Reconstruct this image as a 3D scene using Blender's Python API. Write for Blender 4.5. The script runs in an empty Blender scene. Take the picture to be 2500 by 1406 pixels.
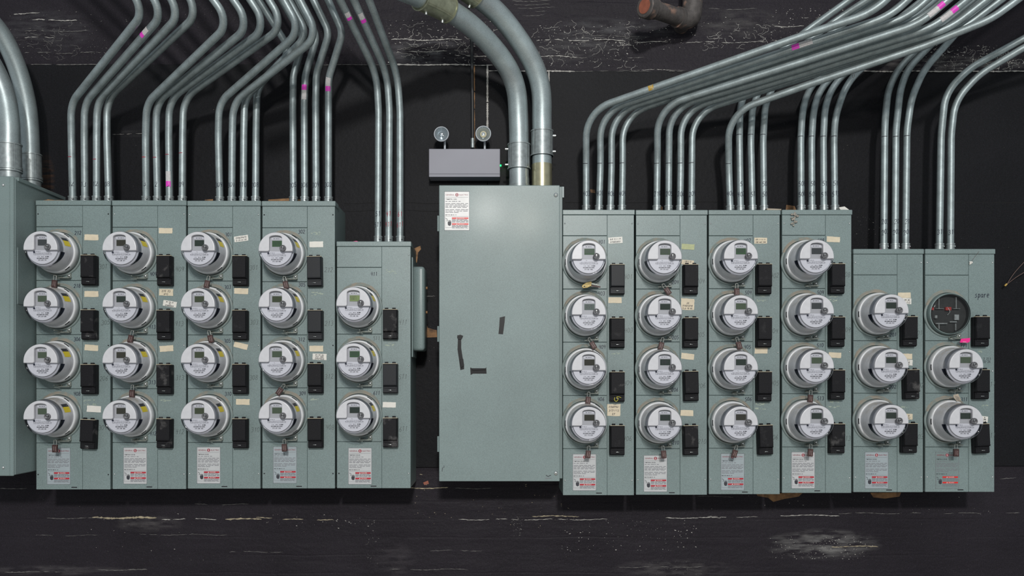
import bpy, bmesh, math, random
from mathutils import Vector, Matrix
random.seed(7)
PI = math.pi
sc = bpy.context.scene
COL = sc.collection
# ------------------------------------------------------------------ camera geometry
D, FPX, VX, VY, ZC = 3.5, 2030.0, 1215.0, 930.0, 1.5
WALL = 0.24          # face of the painted backboards (cabinet fronts are y = 0)
def X(px, y=0.0): return (px - VX) * (D + y) / FPX
def Z(py, y=0.0): return ZC + (VY - py) * (D + y) / FPX
def P(px, py, y=0.0): return Vector((X(px, y), y, Z(py, y)))
K = D / FPX          # metres per photo pixel on the cabinet front plane

# ------------------------------------------------------------------ materials
def nd(nt, t, **kw):
    n = nt.nodes.new(t)
    for k, v in kw.items(): setattr(n, k, v)
    return n
def mat(name, col, rough=0.5, metal=0.0, var=0.0, vscale=30.0, grain=0.0, gscale=900.0, bump=0.0, bscale=200.0,
        col2=None, c2scale=8.0, c2lo=0.5, c2hi=0.62, dust=0.0, dlo=0.15, dhi=0.95, dustcol=(0.30, 0.25, 0.19), stretch=(1, 1, 1), spec=0.5, coat=0.0, emit=None):
    m = bpy.data.materials.new(name); m.use_nodes = True
    nt = m.node_tree; b = nt.nodes['Principled BSDF']; L = nt.links.new
    b.inputs['Base Color'].default_value = (*col, 1); b.inputs['Roughness'].default_value = rough
    b.inputs['Metallic'].default_value = metal; b.inputs['Specular IOR Level'].default_value = spec
    if coat: b.inputs['Coat Weight'].default_value = coat
    if emit:
        b.inputs['Emission Color'].default_value = (*emit[0], 1); b.inputs['Emission Strength'].default_value = emit[1]
    m.diffuse_color = (*col, 1)
    if not (var or grain or bump or col2 or dust): return m
    geo = nd(nt, 'ShaderNodeNewGeometry'); mp = nd(nt, 'ShaderNodeMapping'); mp.inputs['Scale'].default_value = stretch
    L(geo.outputs['Position'], mp.inputs['Vector'])
    def noise(scale, det=4):
        n = nd(nt, 'ShaderNodeTexNoise'); n.inputs['Scale'].default_value = scale; n.inputs['Detail'].default_value = det
        L(mp.outputs['Vector'], n.inputs['Vector']); return n.outputs['Fac']
    cur = None
    def mixin(fac, c, cur):
        x = nd(nt, 'ShaderNodeMix', data_type='RGBA'); L(fac, x.inputs['Factor'])
        if cur is None: x.inputs['A'].default_value = (*col, 1)
        else: L(cur, x.inputs['A'])
        x.inputs['B'].default_value = (*c, 1); return x.outputs['Result']
    def ramp(f, lo, hi, a=0.0, b_=1.0):
        r = nd(nt, 'ShaderNodeMapRange'); L(f, r.inputs['Value']); r.inputs['From Min'].default_value = lo; r.inputs['From Max'].default_value = hi
        r.inputs['To Min'].default_value = a; r.inputs['To Max'].default_value = b_; return r.outputs['Result']
    if col2: cur = mixin(ramp(noise(c2scale, 8), c2lo, c2hi), col2, cur)
    def scalecol(f, amt, cur):
        r = ramp(f, 0.3, 0.7, 1 - amt, 1 + amt)
        v = nd(nt, 'ShaderNodeVectorMath', operation='SCALE'); L(r, v.inputs['Scale'])
        if cur is None: v.inputs[0].default_value = col
        else: L(cur, v.inputs[0])
        return v.outputs['Vector']
    if var: cur = scalecol(noise(vscale, 5), var, cur)
    if grain: cur = scalecol(noise(gscale, 2), grain, cur)
    if dust:
        sp = nd(nt, 'ShaderNodeSeparateXYZ'); L(geo.outputs['Normal'], sp.inputs[0])
        a = ramp(sp.outputs['Z'], dlo, dhi); c = ramp(noise(45, 6), 0.33, 0.62)
        mu = nd(nt, 'ShaderNodeMath', operation='MULTIPLY'); L(a, mu.inputs[0]); L(c, mu.inputs[1])
        m2 = nd(nt, 'ShaderNodeMath', operation='MULTIPLY'); L(mu.outputs[0], m2.inputs[0]); m2.inputs[1].default_value = dust
        cur = mixin(m2.outputs[0], dustcol, cur)
    if cur is not None: L(cur, b.inputs['Base Color'])
    if bump:
        bp = nd(nt, 'ShaderNodeBump'); bp.inputs['Strength'].default_value = bump; bp.inputs['Distance'].default_value = 0.002
        L(noise(bscale, 5), bp.inputs['Height']); L(bp.outputs['Normal'], b.inputs['Normal'])
    return m
def glassy(name, tint=(1, 1, 1), rough=0.06, refl=1.0):
    m = bpy.data.materials.new(name); m.use_nodes = True; nt = m.node_tree; nt.nodes.clear()
    o = nd(nt, 'ShaderNodeOutputMaterial'); t = nd(nt, 'ShaderNodeBsdfTransparent'); t.inputs['Color'].default_value = (*tint, 1)
    g = nd(nt, 'ShaderNodeBsdfGlossy'); g.inputs['Roughness'].default_value = rough
    f = nd(nt, 'ShaderNodeFresnel'); f.inputs['IOR'].default_value = 1.45; mx = nd(nt, 'ShaderNodeMixShader')
    nt.links.new(f.outputs[0], mx.inputs[0]); nt.links.new(t.outputs[0], mx.inputs[1]); nt.links.new(g.outputs[0], mx.inputs[2])
    nt.links.new(mx.outputs[0], o.inputs['Surface']); return m

M = {}
M['panel'] = mat('grey_green_enamel', (0.185, 0.240, 0.238), 0.38, var=0.06, vscale=5, grain=0.22, gscale=480, bump=0.05, bscale=500)
M['panel_gloss'] = mat('glossy_grey_green_enamel', (0.185, 0.240, 0.238), 0.5, var=0.06, vscale=5, grain=0.18, gscale=480, coat=.10)
M['panel_gloss'].node_tree.nodes['Principled BSDF'].inputs['Coat Roughness'].default_value = .16
M['panel_in'] = mat('cabinet_body_enamel', (0.16, 0.208, 0.206), 0.45, var=0.08, vscale=5, grain=0.08, gscale=420)
M['collar'] = mat('dusty_collar_enamel', (0.20, 0.25, 0.245), 0.4, var=0.05, dust=0.7, dlo=0.02, dhi=0.45)
M['dustfilm'] = mat('settled_tan_dust', (0.185, 0.225, 0.212), 0.8, col2=(0.275, 0.245, 0.20), c2scale=34, c2lo=0.36, c2hi=0.60)
M['galv'] = mat('galvanized_steel', (0.295, 0.345, 0.355), 0.46, 0.55, var=0.16, vscale=28, grain=0.12, gscale=260, bump=0.04, bscale=160,
                col2=(0.27, 0.315, 0.32), c2scale=16, c2lo=0.42, c2hi=0.66, dust=0.22)
M['galv_big'] = mat('galvanized_rigid_pipe', (0.36, 0.42, 0.43), 0.42, 0.58, var=0.12, vscale=16, grain=0.10, gscale=240,
                    col2=(0.31, 0.35, 0.36), c2scale=9, c2lo=0.45, c2hi=0.68)
M['fit'] = mat('zinc_fitting', (0.30, 0.335, 0.34), 0.42, 0.55, var=0.2, vscale=60, bump=0.1, bscale=120)
M['bronze'] = mat('yellowed_zinc_fitting', (0.34, 0.35, 0.25), 0.38, 0.7, var=0.2, vscale=50)
M['brass'] = mat('yellow_zinc_tube', (0.46, 0.43, 0.29), 0.3, 0.8, var=0.12, vscale=40)
M['screw'] = mat('screw_steel', (0.62, 0.64, 0.64), 0.25, 0.9)
M['bracket'] = mat('tarnished_bracket_steel', (0.22, 0.24, 0.215), 0.45, 0.35, var=0.3, vscale=80)
M['white'] = mat('pale_meter_plastic', (0.58, 0.58, 0.61), 0.33, var=0.04, vscale=60, dust=0.25, dustcol=(0.42, 0.37, 0.31))
M['ring'] = mat('meter_base_plastic', (0.62, 0.635, 0.65), 0.28, var=0.05, vscale=60, dust=0.3, dustcol=(0.42, 0.36, 0.3))
M['body'] = mat('meter_body_plastic', (0.56, 0.565, 0.60), 0.3, var=0.08, vscale=40, dust=0.8, dustcol=(0.40, 0.345, 0.28))
M['plate'] = mat('meter_nameplate', (0.66, 0.66, 0.69), 0.4)
M['bezel'] = mat('display_bezel_grey', (0.44, 0.44, 0.45), 0.4)
M['ink'] = mat('black_ink', (0.03, 0.03, 0.04), 0.5)
M['greyink'] = mat('grey_print', (0.17, 0.17, 0.19), 0.5)
M['marker'] = mat('blue_black_marker', (0.009, 0.012, 0.032), 0.5)
M['pencil'] = mat('grey_pencil', (0.055, 0.070, 0.070), 0.5)
M['slot'] = mat('black_slot', (0.012, 0.012, 0.016), 0.4)
M['window'] = mat('dark_meter_window', (0.02, 0.024, 0.04), 0.12)
M['port'] = mat('optical_port_metal', (0.13, 0.13, 0.14), 0.42, 0.3, var=0.4, vscale=120)
M['clear'] = glassy('clear_meter_cover', (0.93, 0.94, 0.97))
M['clearglass'] = glassy('clear_socket_glass', (0.9, 0.92, 0.92))
M['yellow'] = mat('yellow_sticker', (0.74, 0.58, 0.015), 0.4)
LCD = {'dg': (0.022, 0.034, 0.022), 'br': (0.036, 0.033, 0.018), 'gy': (0.05, 0.055, 0.055), 'ol': (0.055, 0.07, 0.03), 'gr': (0.05, 0.11, 0.045), 'bt': (0.25, 0.32, 0.13), 'gg': (0.13, 0.165, 0.14), 'mg': (0.075, 0.105, 0.06)}
for k, c in LCD.items(): M['lcd_' + k] = mat('liquid_crystal_display_' + k, c, 0.15)
M['black'] = mat('black_breaker_plastic', (0.007, 0.007, 0.009), 0.6, spec=.22, grain=0.5, gscale=300, col2=(0.03, 0.03, 0.032), c2scale=30, c2lo=0.60, c2hi=0.85)
M['black_dusty'] = mat('dusty_black_plastic', (0.008, 0.008, 0.010), 0.6, spec=.22, col2=(0.12, 0.115, 0.115), c2scale=22, c2lo=0.56, c2hi=0.78, grain=0.4, gscale=300)
M['black_clean'] = mat('newer_black_plastic', (0.013, 0.0145, 0.018), 0.5, spec=.3, grain=0.2, gscale=300)
M['cream'] = mat('cream_plastic_edge', (0.52, 0.45, 0.32), 0.5)
M['paper'] = mat('cream_tape', (0.66, 0.575, 0.43), 0.6, var=0.06, vscale=60)
M['paper_white'] = mat('white_sticker_paper', (0.72, 0.70, 0.65), 0.5, var=0.04, vscale=40)
M['paper_old'] = mat('yellowed_tape', (0.42, 0.45, 0.25), 0.6, var=0.12, vscale=60)
M['residue'] = mat('tape_residue', (0.34, 0.40, 0.33), 0.6, var=0.1, vscale=80)
M['film'] = mat('grey_film_label', (0.335, 0.385, 0.41), 0.3, var=0.05, vscale=20)
M['pale'] = mat('pale_label', (0.50, 0.51, 0.52), 0.35, var=0.04, vscale=20)
M['silver'] = mat('silvery_label', (0.52, 0.52, 0.515), 0.4, 0.1, var=0.10, vscale=12)
M['red'] = mat('label_red', (0.42, 0.02, 0.035), 0.4)
M['redbright'] = mat('bright_label_red', (0.62, 0.022, 0.02), 0.4)
M['logored'] = mat('logo_red', (0.30, 0.025, 0.05), 0.4)
M['letterred'] = mat('dull_red_print', (0.25, 0.07, 0.09), 0.4)
M['labelwhite'] = mat('print_white', (0.68, 0.66, 0.63), 0.5)
M['padlock'] = mat('rust_red_lock_body', (0.050, 0.019, 0.017), 0.5, 0.1, var=0.3, vscale=90)
M['padmark'] = mat('pale_lock_stamp', (0.30, 0.22, 0.21), 0.5)
M['pink'] = mat('hot_pink_vinyl', (0.85, 0.02, 0.26), 0.45)
M['old_sticker'] = mat('worn_amber_sticker', (0.42, 0.27, 0.05), 0.5, var=.3, vscale=150, col2=(0.3, 0.3, 0.24), c2scale=90)
M['magenta'] = mat('magenta_print', (0.72, 0.05, 0.52), 0.45)
M['tag_white'] = mat('worn_white_sticker', (0.52, 0.50, 0.50), 0.5, var=0.15, vscale=160)
M['tape'] = mat('black_electrical_tape', (0.007, 0.007, 0.008), 0.38, spec=.25)
M['gold'] = mat('tarnished_gold_seal', (0.25, 0.19, 0.075), 0.4, 0.6, var=0.3, vscale=90)
M['iron'] = mat('rusty_cast_iron', (0.075, 0.066, 0.063), 0.6, 0.1, var=0.3, vscale=40, col2=(0.27, 0.165, 0.125), c2scale=16, c2lo=0.54, c2hi=0.66, bump=0.5, bscale=150)
M['plug'] = mat('red_brown_primer', (0.27, 0.085, 0.05), 0.6, var=0.15, vscale=60, bump=0.3, bscale=120)
M['light_housing'] = mat('light_grey_gloss_housing', (0.275, 0.275, 0.315), 0.42, var=0.03, vscale=8, spec=.18)
M['lamp_shell'] = mat('lamp_shell_grey', (0.40, 0.43, 0.47), 0.3)
M['reflector'] = mat('lamp_reflector', (0.42, 0.46, 0.49), 0.22, 0.5)
M['bulb_warm'] = mat('warm_bulb_core', (0.75, 0.66, 0.45), 0.3)
M['bulb_clear'] = mat('clear_bulb_core', (0.62, 0.68, 0.74), 0.1, 0.4)
M['led'] = mat('green_indicator', (0.02, 0.5, 0.12), 0.3, emit=((0.0, 1.0, 0.03), 25.0))
M['black_pipe'] = mat('black_painted_pipe', (0.013, 0.014, 0.016), 0.5)
M['wood'] = mat('bare_brown_wood', (0.26, 0.135, 0.055), 0.7, var=0.35, vscale=40, col2=(0.09, 0.045, 0.02), c2scale=22, c2lo=0.5, c2hi=0.68)
M['chip'] = mat('bare_pale_plaster', (0.40, 0.385, 0.36), 0.8, var=0.3, vscale=60)
M['chip_dim'] = mat('dull_grey_scrape', (0.13, 0.125, 0.12), 0.8, var=0.4, vscale=60)
M['chip_tan'] = mat('bare_tan_mortar', (0.34, 0.29, 0.20), 0.8, var=0.3, vscale=60)
M['seam'] = mat('dark_board_seam', (0.004, 0.004, 0.004), 0.9)  # near-black colour of the thin lines along the board seams
M['lint'] = mat('grey_lint', (0.33, 0.30, 0.26), 0.9, var=0.3, vscale=90)
M['wire'] = mat('dull_brown_wire', (0.10, 0.06, 0.05), 0.5)
M['wire_tip'] = mat('bare_yellow_wire_tip', (0.5, 0.33, 0.08), 0.4)
M['steelwire'] = mat('thin_steel_wire', (0.45, 0.45, 0.43), 0.35, 0.7)
M['yellow_wire'] = mat('yellow_plastic_wire', (0.62, 0.55, 0.06), 0.4)
M['cardboard'] = mat('pale_cardboard', (0.40, 0.34, 0.27), 0.8, var=0.2, vscale=40)
M['terminal'] = mat('terminal_metal', (0.33, 0.34, 0.34), 0.4, 0.6, var=0.3, vscale=80)
M['terminal_red'] = mat('red_terminal_cap', (0.35, 0.03, 0.025), 0.4)
M['socket_dark'] = mat('dark_socket_well', (0.014, 0.014, 0.014), 0.6, var=0.4, vscale=60)
M['floor'] = mat('grey_concrete', (0.46, 0.43, 0.39), 0.8, var=0.15, vscale=6)

def wall_mat(name, base, courses, smudges, bumpiness, tint2):
    m = bpy.data.materials.new(name); m.use_nodes = True; nt = m.node_tree; b = nt.nodes['Principled BSDF']; L = nt.links.new
    b.inputs['Roughness'].default_value = 0.55; b.inputs['Specular IOR Level'].default_value = 0.12
    geo = nd(nt, 'ShaderNodeNewGeometry'); sp = nd(nt, 'ShaderNodeSeparateXYZ'); L(geo.outputs['Position'], sp.inputs[0])
    def noise(scale, det=4, st=(1, 1, 1)):
        mp = nd(nt, 'ShaderNodeMapping'); mp.inputs['Scale'].default_value = st; L(geo.outputs['Position'], mp.inputs['Vector'])
        n = nd(nt, 'ShaderNodeTexNoise'); n.inputs['Scale'].default_value = scale; n.inputs['Detail'].default_value = det; L(mp.outputs[0], n.inputs['Vector']); return n.outputs['Fac']
    def rng(f, a, b_, c=0.0, d=1.0):
        r = nd(nt, 'ShaderNodeMapRange'); L(f, r.inputs['Value'])
        for k, v in zip(('From Min', 'From Max', 'To Min', 'To Max'), (a, b_, c, d)): r.inputs[k].default_value = v
        return r.outputs['Result']
    def mth(op, a, b_=None):
        n = nd(nt, 'ShaderNodeMath', operation=op)
        for i, v in enumerate((a, b_)):
            if v is None: continue
            if isinstance(v, (int, float)): n.inputs[i].default_value = v
            else: L(v, n.inputs[i])
        return n.outputs[0]
    def mix(f, a, c):
        x = nd(nt, 'ShaderNodeMix', data_type='RGBA'); L(f, x.inputs['Factor'])
        if isinstance(a, tuple): x.inputs['A'].default_value = (*a, 1)
        else: L(a, x.inputs['A'])
        x.inputs['B'].default_value = (*c, 1); return x.outputs['Result']
    col = mix(rng(noise(3, 5), 0.35, 0.65), base, tint2)
    col = mix(rng(noise(330, 2), 0.55, 0.80, 0, 0.65), col, (base[0] * 4, base[1] * 3.8, base[2] * 4.2))     # stippled paint
    col = mix(rng(noise(290, 2), 0.46, 0.25, 0, 0.7), col, (0.002, 0.002, 0.002))
    for (px, py, rx, ry, amt, c) in smudges:                       # worn, powdery patches
        cx, cz = X(px, WALL), Z(py, WALL)
        dx = mth('DIVIDE', mth('SUBTRACT', sp.outputs['X'], cx), rx * K * 1.07); dz = mth('DIVIDE', mth('SUBTRACT', sp.outputs['Z'], cz), ry * K * 1.07)
        d = mth('ADD', mth('MULTIPLY', dx, dx), mth('MULTIPLY', dz, dz))
        fall = rng(d, 0.0, 1.0, 1.0, 0.0); tex = rng(noise(42, 9, (0.32, 1, 1.5)), 0.40, 0.76)
        col = mix(mth('MULTIPLY', mth('MULTIPLY', fall, tex), amt), col, c)
    L(col, b.inputs['Base Color'])
    h = mth('MULTIPLY', noise(60, 8), 0.6 * bumpiness)
    if courses:
        w = noise(4, 3, (1, 1, 1)); zz = mth('ADD', sp.outputs['Z'], mth('MULTIPLY', w, 0.02))
        t = mth('FRACT', mth('DIVIDE', zz, 0.0805)); t2 = mth('ABSOLUTE', mth('SUBTRACT', t, 0.5))
        j = rng(t2, 0.43, 0.5, 1.0, 0.0); h = mth('ADD', h, mth('MULTIPLY', mth('MULTIPLY', j, rng(noise(2.3, 3, (1, 1, 6)), 0.45, 0.62)), 0.34))
        h = mth('ADD', h, mth('MULTIPLY', noise(9, 6, (0.6, 1, 2.2)), 1.3))
    bp = nd(nt, 'ShaderNodeBump'); bp.inputs['Strength'].default_value = 0.9; bp.inputs['Distance'].default_value = 0.004
    L(h, bp.inputs['Height']); L(bp.outputs['Normal'], b.inputs['Normal'])
    return m
M['brick'] = wall_mat('black_painted_masonry', (0.0165, 0.0142, 0.0182), True,
    [(2010, 1330, 150, 40, 0.75, (0.27, 0.265, 0.26)), (360, 1280, 90, 22, 0.5, (0.16, 0.15, 0.15)), (120, 1394, 220, 14, 0.5, (0.13, 0.12, 0.125)), (960, 1370, 60, 60, 0.35, (0.1, 0.09, 0.1)),
     (1650, 1390, 160, 26, 0.5, (0.16, 0.15, 0.15)), (110, 70, 130, 60, 0.4, (0.11, 0.11, 0.115)), (1500, 75, 180, 40, 0.45, (0.15, 0.15, 0.155)), (1040, 125, 110, 34, 0.6, (0.22, 0.22, 0.23)),
     (1800, 55, 150, 40, 0.4, (0.14, 0.135, 0.13)), (2300, 155, 240, 26, 0.6, (0.24, 0.23, 0.22)), (1410, 120, 120, 34, 0.4, (0.13, 0.13, 0.13))], 1.0, (0.0215, 0.0185, 0.0235))
M['board'] = wall_mat('black_painted_board', (0.0070, 0.0071, 0.0086), False, [(330, 326, 70, 10, 0.3, (0.08, 0.08, 0.08)), (110, 440, 26, 70, 0.8, (0.10, 0.045, 0.02))], 0.5, (0.0096, 0.0097, 0.0116))

# ------------------------------------------------------------------ mesh builder
def top_of(o):
    while o.parent is not None: o = o.parent
    return o
class MB:
    def __init__(s): s.v, s.f, s.m, s.sm, s.mats = [], [], [], [], []
    def mi(s, mt):
        mt = M[mt] if isinstance(mt, str) else mt
        if mt not in s.mats: s.mats.append(mt)
        return s.mats.index(mt)
    def add(s, vs, fs, mt, smooth=False):
        o = len(s.v); i = s.mi(mt); s.v += [tuple(v) for v in vs]
        for f in fs: s.f.append([o + k for k in f]); s.m.append(i); s.sm.append(smooth)
    def bm(s, b, mt, smooth=False):
        b.verts.index_update(); s.add([v.co.copy() for v in b.verts], [[v.index for v in f.verts] for f in b.faces], mt, smooth); b.free()
    def box(s, x0, x1, y0, y1, z0, z1, mt, bev=0.0, seg=1):
        b = bmesh.new(); bmesh.ops.create_cube(b, size=1)
        for v in b.verts: v.co = Vector(((x0 + x1) / 2 + v.co.x * abs(x1 - x0), (y0 + y1) / 2 + v.co.y * abs(y1 - y0), (z0 + z1) / 2 + v.co.z * abs(z1 - z0)))
        if bev: bmesh.ops.bevel(b, geom=list(b.edges), offset=bev, segments=seg, affect='EDGES', profile=0.6)
        s.bm(b, mt); return s
    def lathe(s, prof, c, mt, seg=40, a0=0.0, a1=2 * PI, smooth=True, cap=False):
        full = abs(a1 - a0 - 2 * PI) < 1e-6; n = seg if full else seg + 1; vs, fs = [], []
        for (r, t) in prof:
            for i in range(n):
                a = a0 + (a1 - a0) * i / seg; vs.append((c[0] + r * math.cos(a), c[1] + t, c[2] + r * math.sin(a)))
        for j in range(len(prof) - 1):
            for i in range(seg):
                k = (i + 1) % n if full else i + 1; fs.append([j * n + i, j * n + k, (j + 1) * n + k, (j + 1) * n + i])
        if cap: fs.append([(len(prof) - 1) * n + i for i in range(n)])
        s.add(vs, fs, mt, smooth); return s
    def tube(s, path, r, mt, seg=12, caps=True, smooth=True, arc=None, up=None):
        path = [Vector(p) for p in path]; n = len(path); rs = r if isinstance(r, (list, tuple)) else [r] * n
        T = [(path[min(i + 1, n - 1)] - path[max(i - 1, 0)]).normalized() for i in range(n)]
        a = up or (Vector((0, -1, 0)) if abs(T[0].y) < 0.9 else Vector((0, 0, 1)))
        N = (a - T[0] * a.dot(T[0])).normalized(); vs, fs = [], []
        for i in range(n):
            if up is not None: N = up
            N = (N - T[i] * N.dot(T[i])).normalized(); B = T[i].cross(N)
            m = seg if arc is None else seg + 1
            for k in range(m):
                t = 2 * PI * k / seg if arc is None else arc[0] + (arc[1] - arc[0]) * k / seg
                vs.append(path[i] + (N * math.cos(t) + B * math.sin(t)) * rs[i])
        m = seg if arc is None else seg + 1
        for i in range(n - 1):
            for k in range(seg):
                q = (k + 1) % m; fs.append([i * m + k, i * m + q, (i + 1) * m + q, (i + 1) * m + k])
        s.add(vs, fs, mt, smooth)
        if caps and arc is None:
            s.add(vs[:m], [list(range(m))[::-1]], mt); s.add(vs[-m:], [list(range(m))], mt)
        return s
    def cyl(s, p0, p1, r, mt, seg=14, r1=None): return s.tube([p0, p1], [r, r if r1 is None else r1], mt, seg)
    def dome(s, c, r, h, mt, seg=12):     # a rounded screw head facing the camera
        return s.lathe([(r, 0), (r * 0.92, -h * 0.5), (r * 0.6, -h * 0.9), (0.0001, -h)], c, mt, seg)
    def prism(s, pts, y0, y1, mt, bev=0.0, smooth=False, seg=2):   # outline in x,z extruded from y1 (back) to y0 (front)
        b = bmesh.new(); fv = [b.verts.new((p[0], y0, p[1])) for p in pts]; bv = [b.verts.new((p[0], y1, p[1])) for p in pts]; n = len(pts)
        ff = b.faces.new(fv); b.faces.new(bv[::-1])
        for i in range(n): b.faces.new((fv[i], bv[i], bv[(i + 1) % n], fv[(i + 1) % n]))
        bmesh.ops.recalc_face_normals(b, faces=list(b.faces))
        if bev: bmesh.ops.bevel(b, geom=list(ff.edges), offset=bev, segments=seg, affect='EDGES', profile=0.5, clamp_overlap=True)
        s.bm(b, mt, smooth); return s
    def quad(s, x0, x1, z0, z1, y, mt): s.add([(x0, y, z0), (x1, y, z0), (x1, y, z1), (x0, y, z1)], [[0, 1, 2, 3]], mt); return s
    def poly(s, pts, y, mt): s.add([(p[0], y, p[1]) for p in pts], [list(range(len(pts)))], mt); return s
    def line(s, pts, w, y, mt):            # a flat pen stroke in the x,z plane
        vs, fs = [], []; pts = [Vector((p[0], p[1])) for p in pts]; n = len(pts)
        for i in range(n):
            t = (pts[min(i + 1, n - 1)] - pts[max(i - 1, 0)]); t = t.normalized() if t.length else Vector((1, 0)); q = Vector((-t.y, t.x)) * w / 2
            vs += [(pts[i].x + q.x, y, pts[i].y + q.y), (pts[i].x - q.x, y, pts[i].y - q.y)]
        for i in range(n - 1): fs.append([2 * i, 2 * i + 1, 2 * i + 3, 2 * i + 2])
        s.add(vs, fs, mt); return s
    def build(s, name, parent=None, world=True):
        me = bpy.data.meshes.new(name)
        off = top_of(parent).location if (parent is not None and world) else Vector((0, 0, 0))
        me.from_pydata([(v[0] - off.x, v[1] - off.y, v[2] - off.z) for v in s.v], [], s.f)
        for m in s.mats: me.materials.append(m)
        me.polygons.foreach_set('material_index', s.m); me.polygons.foreach_set('use_smooth', s.sm)
        b = bmesh.new(); b.from_mesh(me); bmesh.ops.recalc_face_normals(b, faces=list(b.faces)); b.to_mesh(me); b.free()
        # flat decals must face the camera
        me.update()
        o = bpy.data.objects.new(name, me); COL.objects.link(o)
        if parent is not None: o.parent = parent
        return o
def tag(o, label, cat, group=None):
    o['label'] = label; o['category'] = cat
    if group: o['group'] = group
    return o
def empty(name, loc, label=None, cat=None, group=None):
    o = bpy.data.objects.new(name, None); COL.objects.link(o); o.location = loc; o.empty_display_size = 0.05
    if label: tag(o, label, cat, group)
    return o
def struct(o): o['kind'] = 'structure'; return o
def copy_tree(o, parent=None):
    c = o.copy(); COL.objects.link(c); c.parent = parent
    for ch in list(o.children): copy_tree(ch, c)
    return c

# ------------------------------------------------------------------ lettering
_tc = {}
def text_mesh(s, bold=0.0):
    if (s, bold) in _tc: return _tc[(s, bold)]
    cu = bpy.data.curves.new('lettering', 'FONT'); cu.body = s; cu.size = 1.0; cu.resolution_u = 2; cu.offset = bold; cu.fill_mode = 'FRONT'
    o = bpy.data.objects.new('lettering', cu); COL.objects.link(o); bpy.context.view_layer.update()
    me = bpy.data.meshes.new_from_object(o.evaluated_get(bpy.context.evaluated_depsgraph_get()))
    vs = [tuple(v.co) for v in me.vertices]; fs = [list(p.vertices) for p in me.polygons]
    bpy.data.objects.remove(o); bpy.data.curves.remove(cu); bpy.data.meshes.remove(me)
    xs = [v[0] for v in vs]; ys = [v[1] for v in vs]; x0, x1, y0, y1 = min(xs), max(xs), min(ys), max(ys)
    vs = [((v[0] - x0) / (x1 - x0), (v[1] - y0) / (y1 - y0)) for v in vs]
    _tc[(s, bold)] = (vs, fs); return _tc[(s, bold)]
def put_text(mb, s, x0, x1, z0, z1, y, mt, bold=0.0):
    vs, fs = text_mesh(s, bold); mb.add([(x0 + v[0] * (x1 - x0), y, z0 + v[1] * (z1 - z0)) for v in vs], fs, mt)
def arcpts(cx, cy, rx, ry, a0, a1, n=8): return [(cx + rx * math.cos(math.radians(a0 + (a1 - a0) * i / n)), cy + ry * math.sin(math.radians(a0 + (a1 - a0) * i / n))) for i in range(n + 1)]
PEN = {
 '0': [arcpts(.3, .5, .27, .48, 100, 455, 12)], '1': [[(.2, .8), (.36, 1), (.34, .5), (.32, 0)]],
 '2': [[(.05, .78)] + arcpts(.3, .74, .24, .26, 150, -40, 7) + [(.04, .03), (.3, .06), (.6, .02)]],
 '3': [[(.06, .9)] + arcpts(.28, .75, .24, .24, 120, -80, 6) + arcpts(.28, .25, .28, .26, 80, -150, 7)],
 '4': [[(.12, 1), (.06, .5), (.58, .52)], [(.5, 1), (.44, .4), (.42, 0)]],
 '5': [[(.56, .97), (.14, .95), (.1, .56)] + arcpts(.28, .3, .27, .3, 110, -150, 8)],
 '6': [[(.48, 1), (.2, .65)] + arcpts(.3, .26, .24, .26, 160, 520, 10)],
 '7': [[(.04, .95), (.56, .98), (.3, .45), (.2, 0)]],
 '8': [arcpts(.3, .75, .2, .24, -60, 230, 8) + arcpts(.3, .25, .25, .25, 110, -240, 10)],
 '9': [arcpts(.28, .7, .22, .27, 20, 340, 9) + [(.5, .85), (.46, .4), (.4, 0)]],
 '-': [[(.1, .5), (.5, .5)]], '/': [[(.1, 0), (.5, 1)]], '.': [[(.25, 0), (.3, .08)]], ' ': [],
 's': [[(.5, .55), (.25, .6), (.1, .48), (.4, .3), (.45, .12), (.2, 0), (.02, .06)]],
 'p': [[(.1, .6), (.1, -.4)], [(.1, .45)] + arcpts(.3, .3, .22, .28, 130, -140, 8)],
 'a': [arcpts(.28, .28, .24, .27, 40, 330, 8) + [(.52, .5), (.52, .1), (.6, 0)]],
 'r': [[(.12, .6), (.14, 0)], [(.14, .35), (.3, .56), (.5, .52)]],
 'e': [[(.06, .3), (.5, .32)] + arcpts(.28, .3, .24, .28, 20, 310, 8)],
 'R': [[(.1, 0), (.1, 1)] + arcpts(.14, .76, .34, .24, 90, -90, 6) + [(.5, 0)]], 'P': [[(.1, 0), (.1, 1)] + arcpts(.14, .76, .34, .24, 90, -90, 6)],
 'J': [[(.45, 1), (.45, .2)] + arcpts(.27, .2, .18, .2, 0, -170, 5)], 'M': [[(.02, 0), (.08, 1), (.3, .4), (.52, 1), (.58, 0)]],
 'U': [[(.08, 1), (.08, .3)] + arcpts(.3, .28, .22, .28, 180, 360, 6) + [(.52, 1)]], 'T': [[(.02, 1), (.58, 1)], [(.3, 1), (.3, 0)]],
 'A': [[(.02, 0), (.3, 1), (.58, 0)], [(.12, .36), (.48, .36)]], 'C': [arcpts(.32, .5, .27, .5, 50, 310, 9)], 'S': [[(.52, .85), (.3, 1), (.08, .8), (.5, .3), (.3, 0), (.04, .12)]],
 'D': [[(.1, 0), (.1, 1)] + arcpts(.1, .5, .45, .5, 90, -90, 8)], 'N': [[(.06, 0), (.08, 1), (.52, 0), (.54, 1)]], 'X': [[(.04, 0), (.56, 1)], [(.06, 1), (.54, 0)]]}
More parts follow.
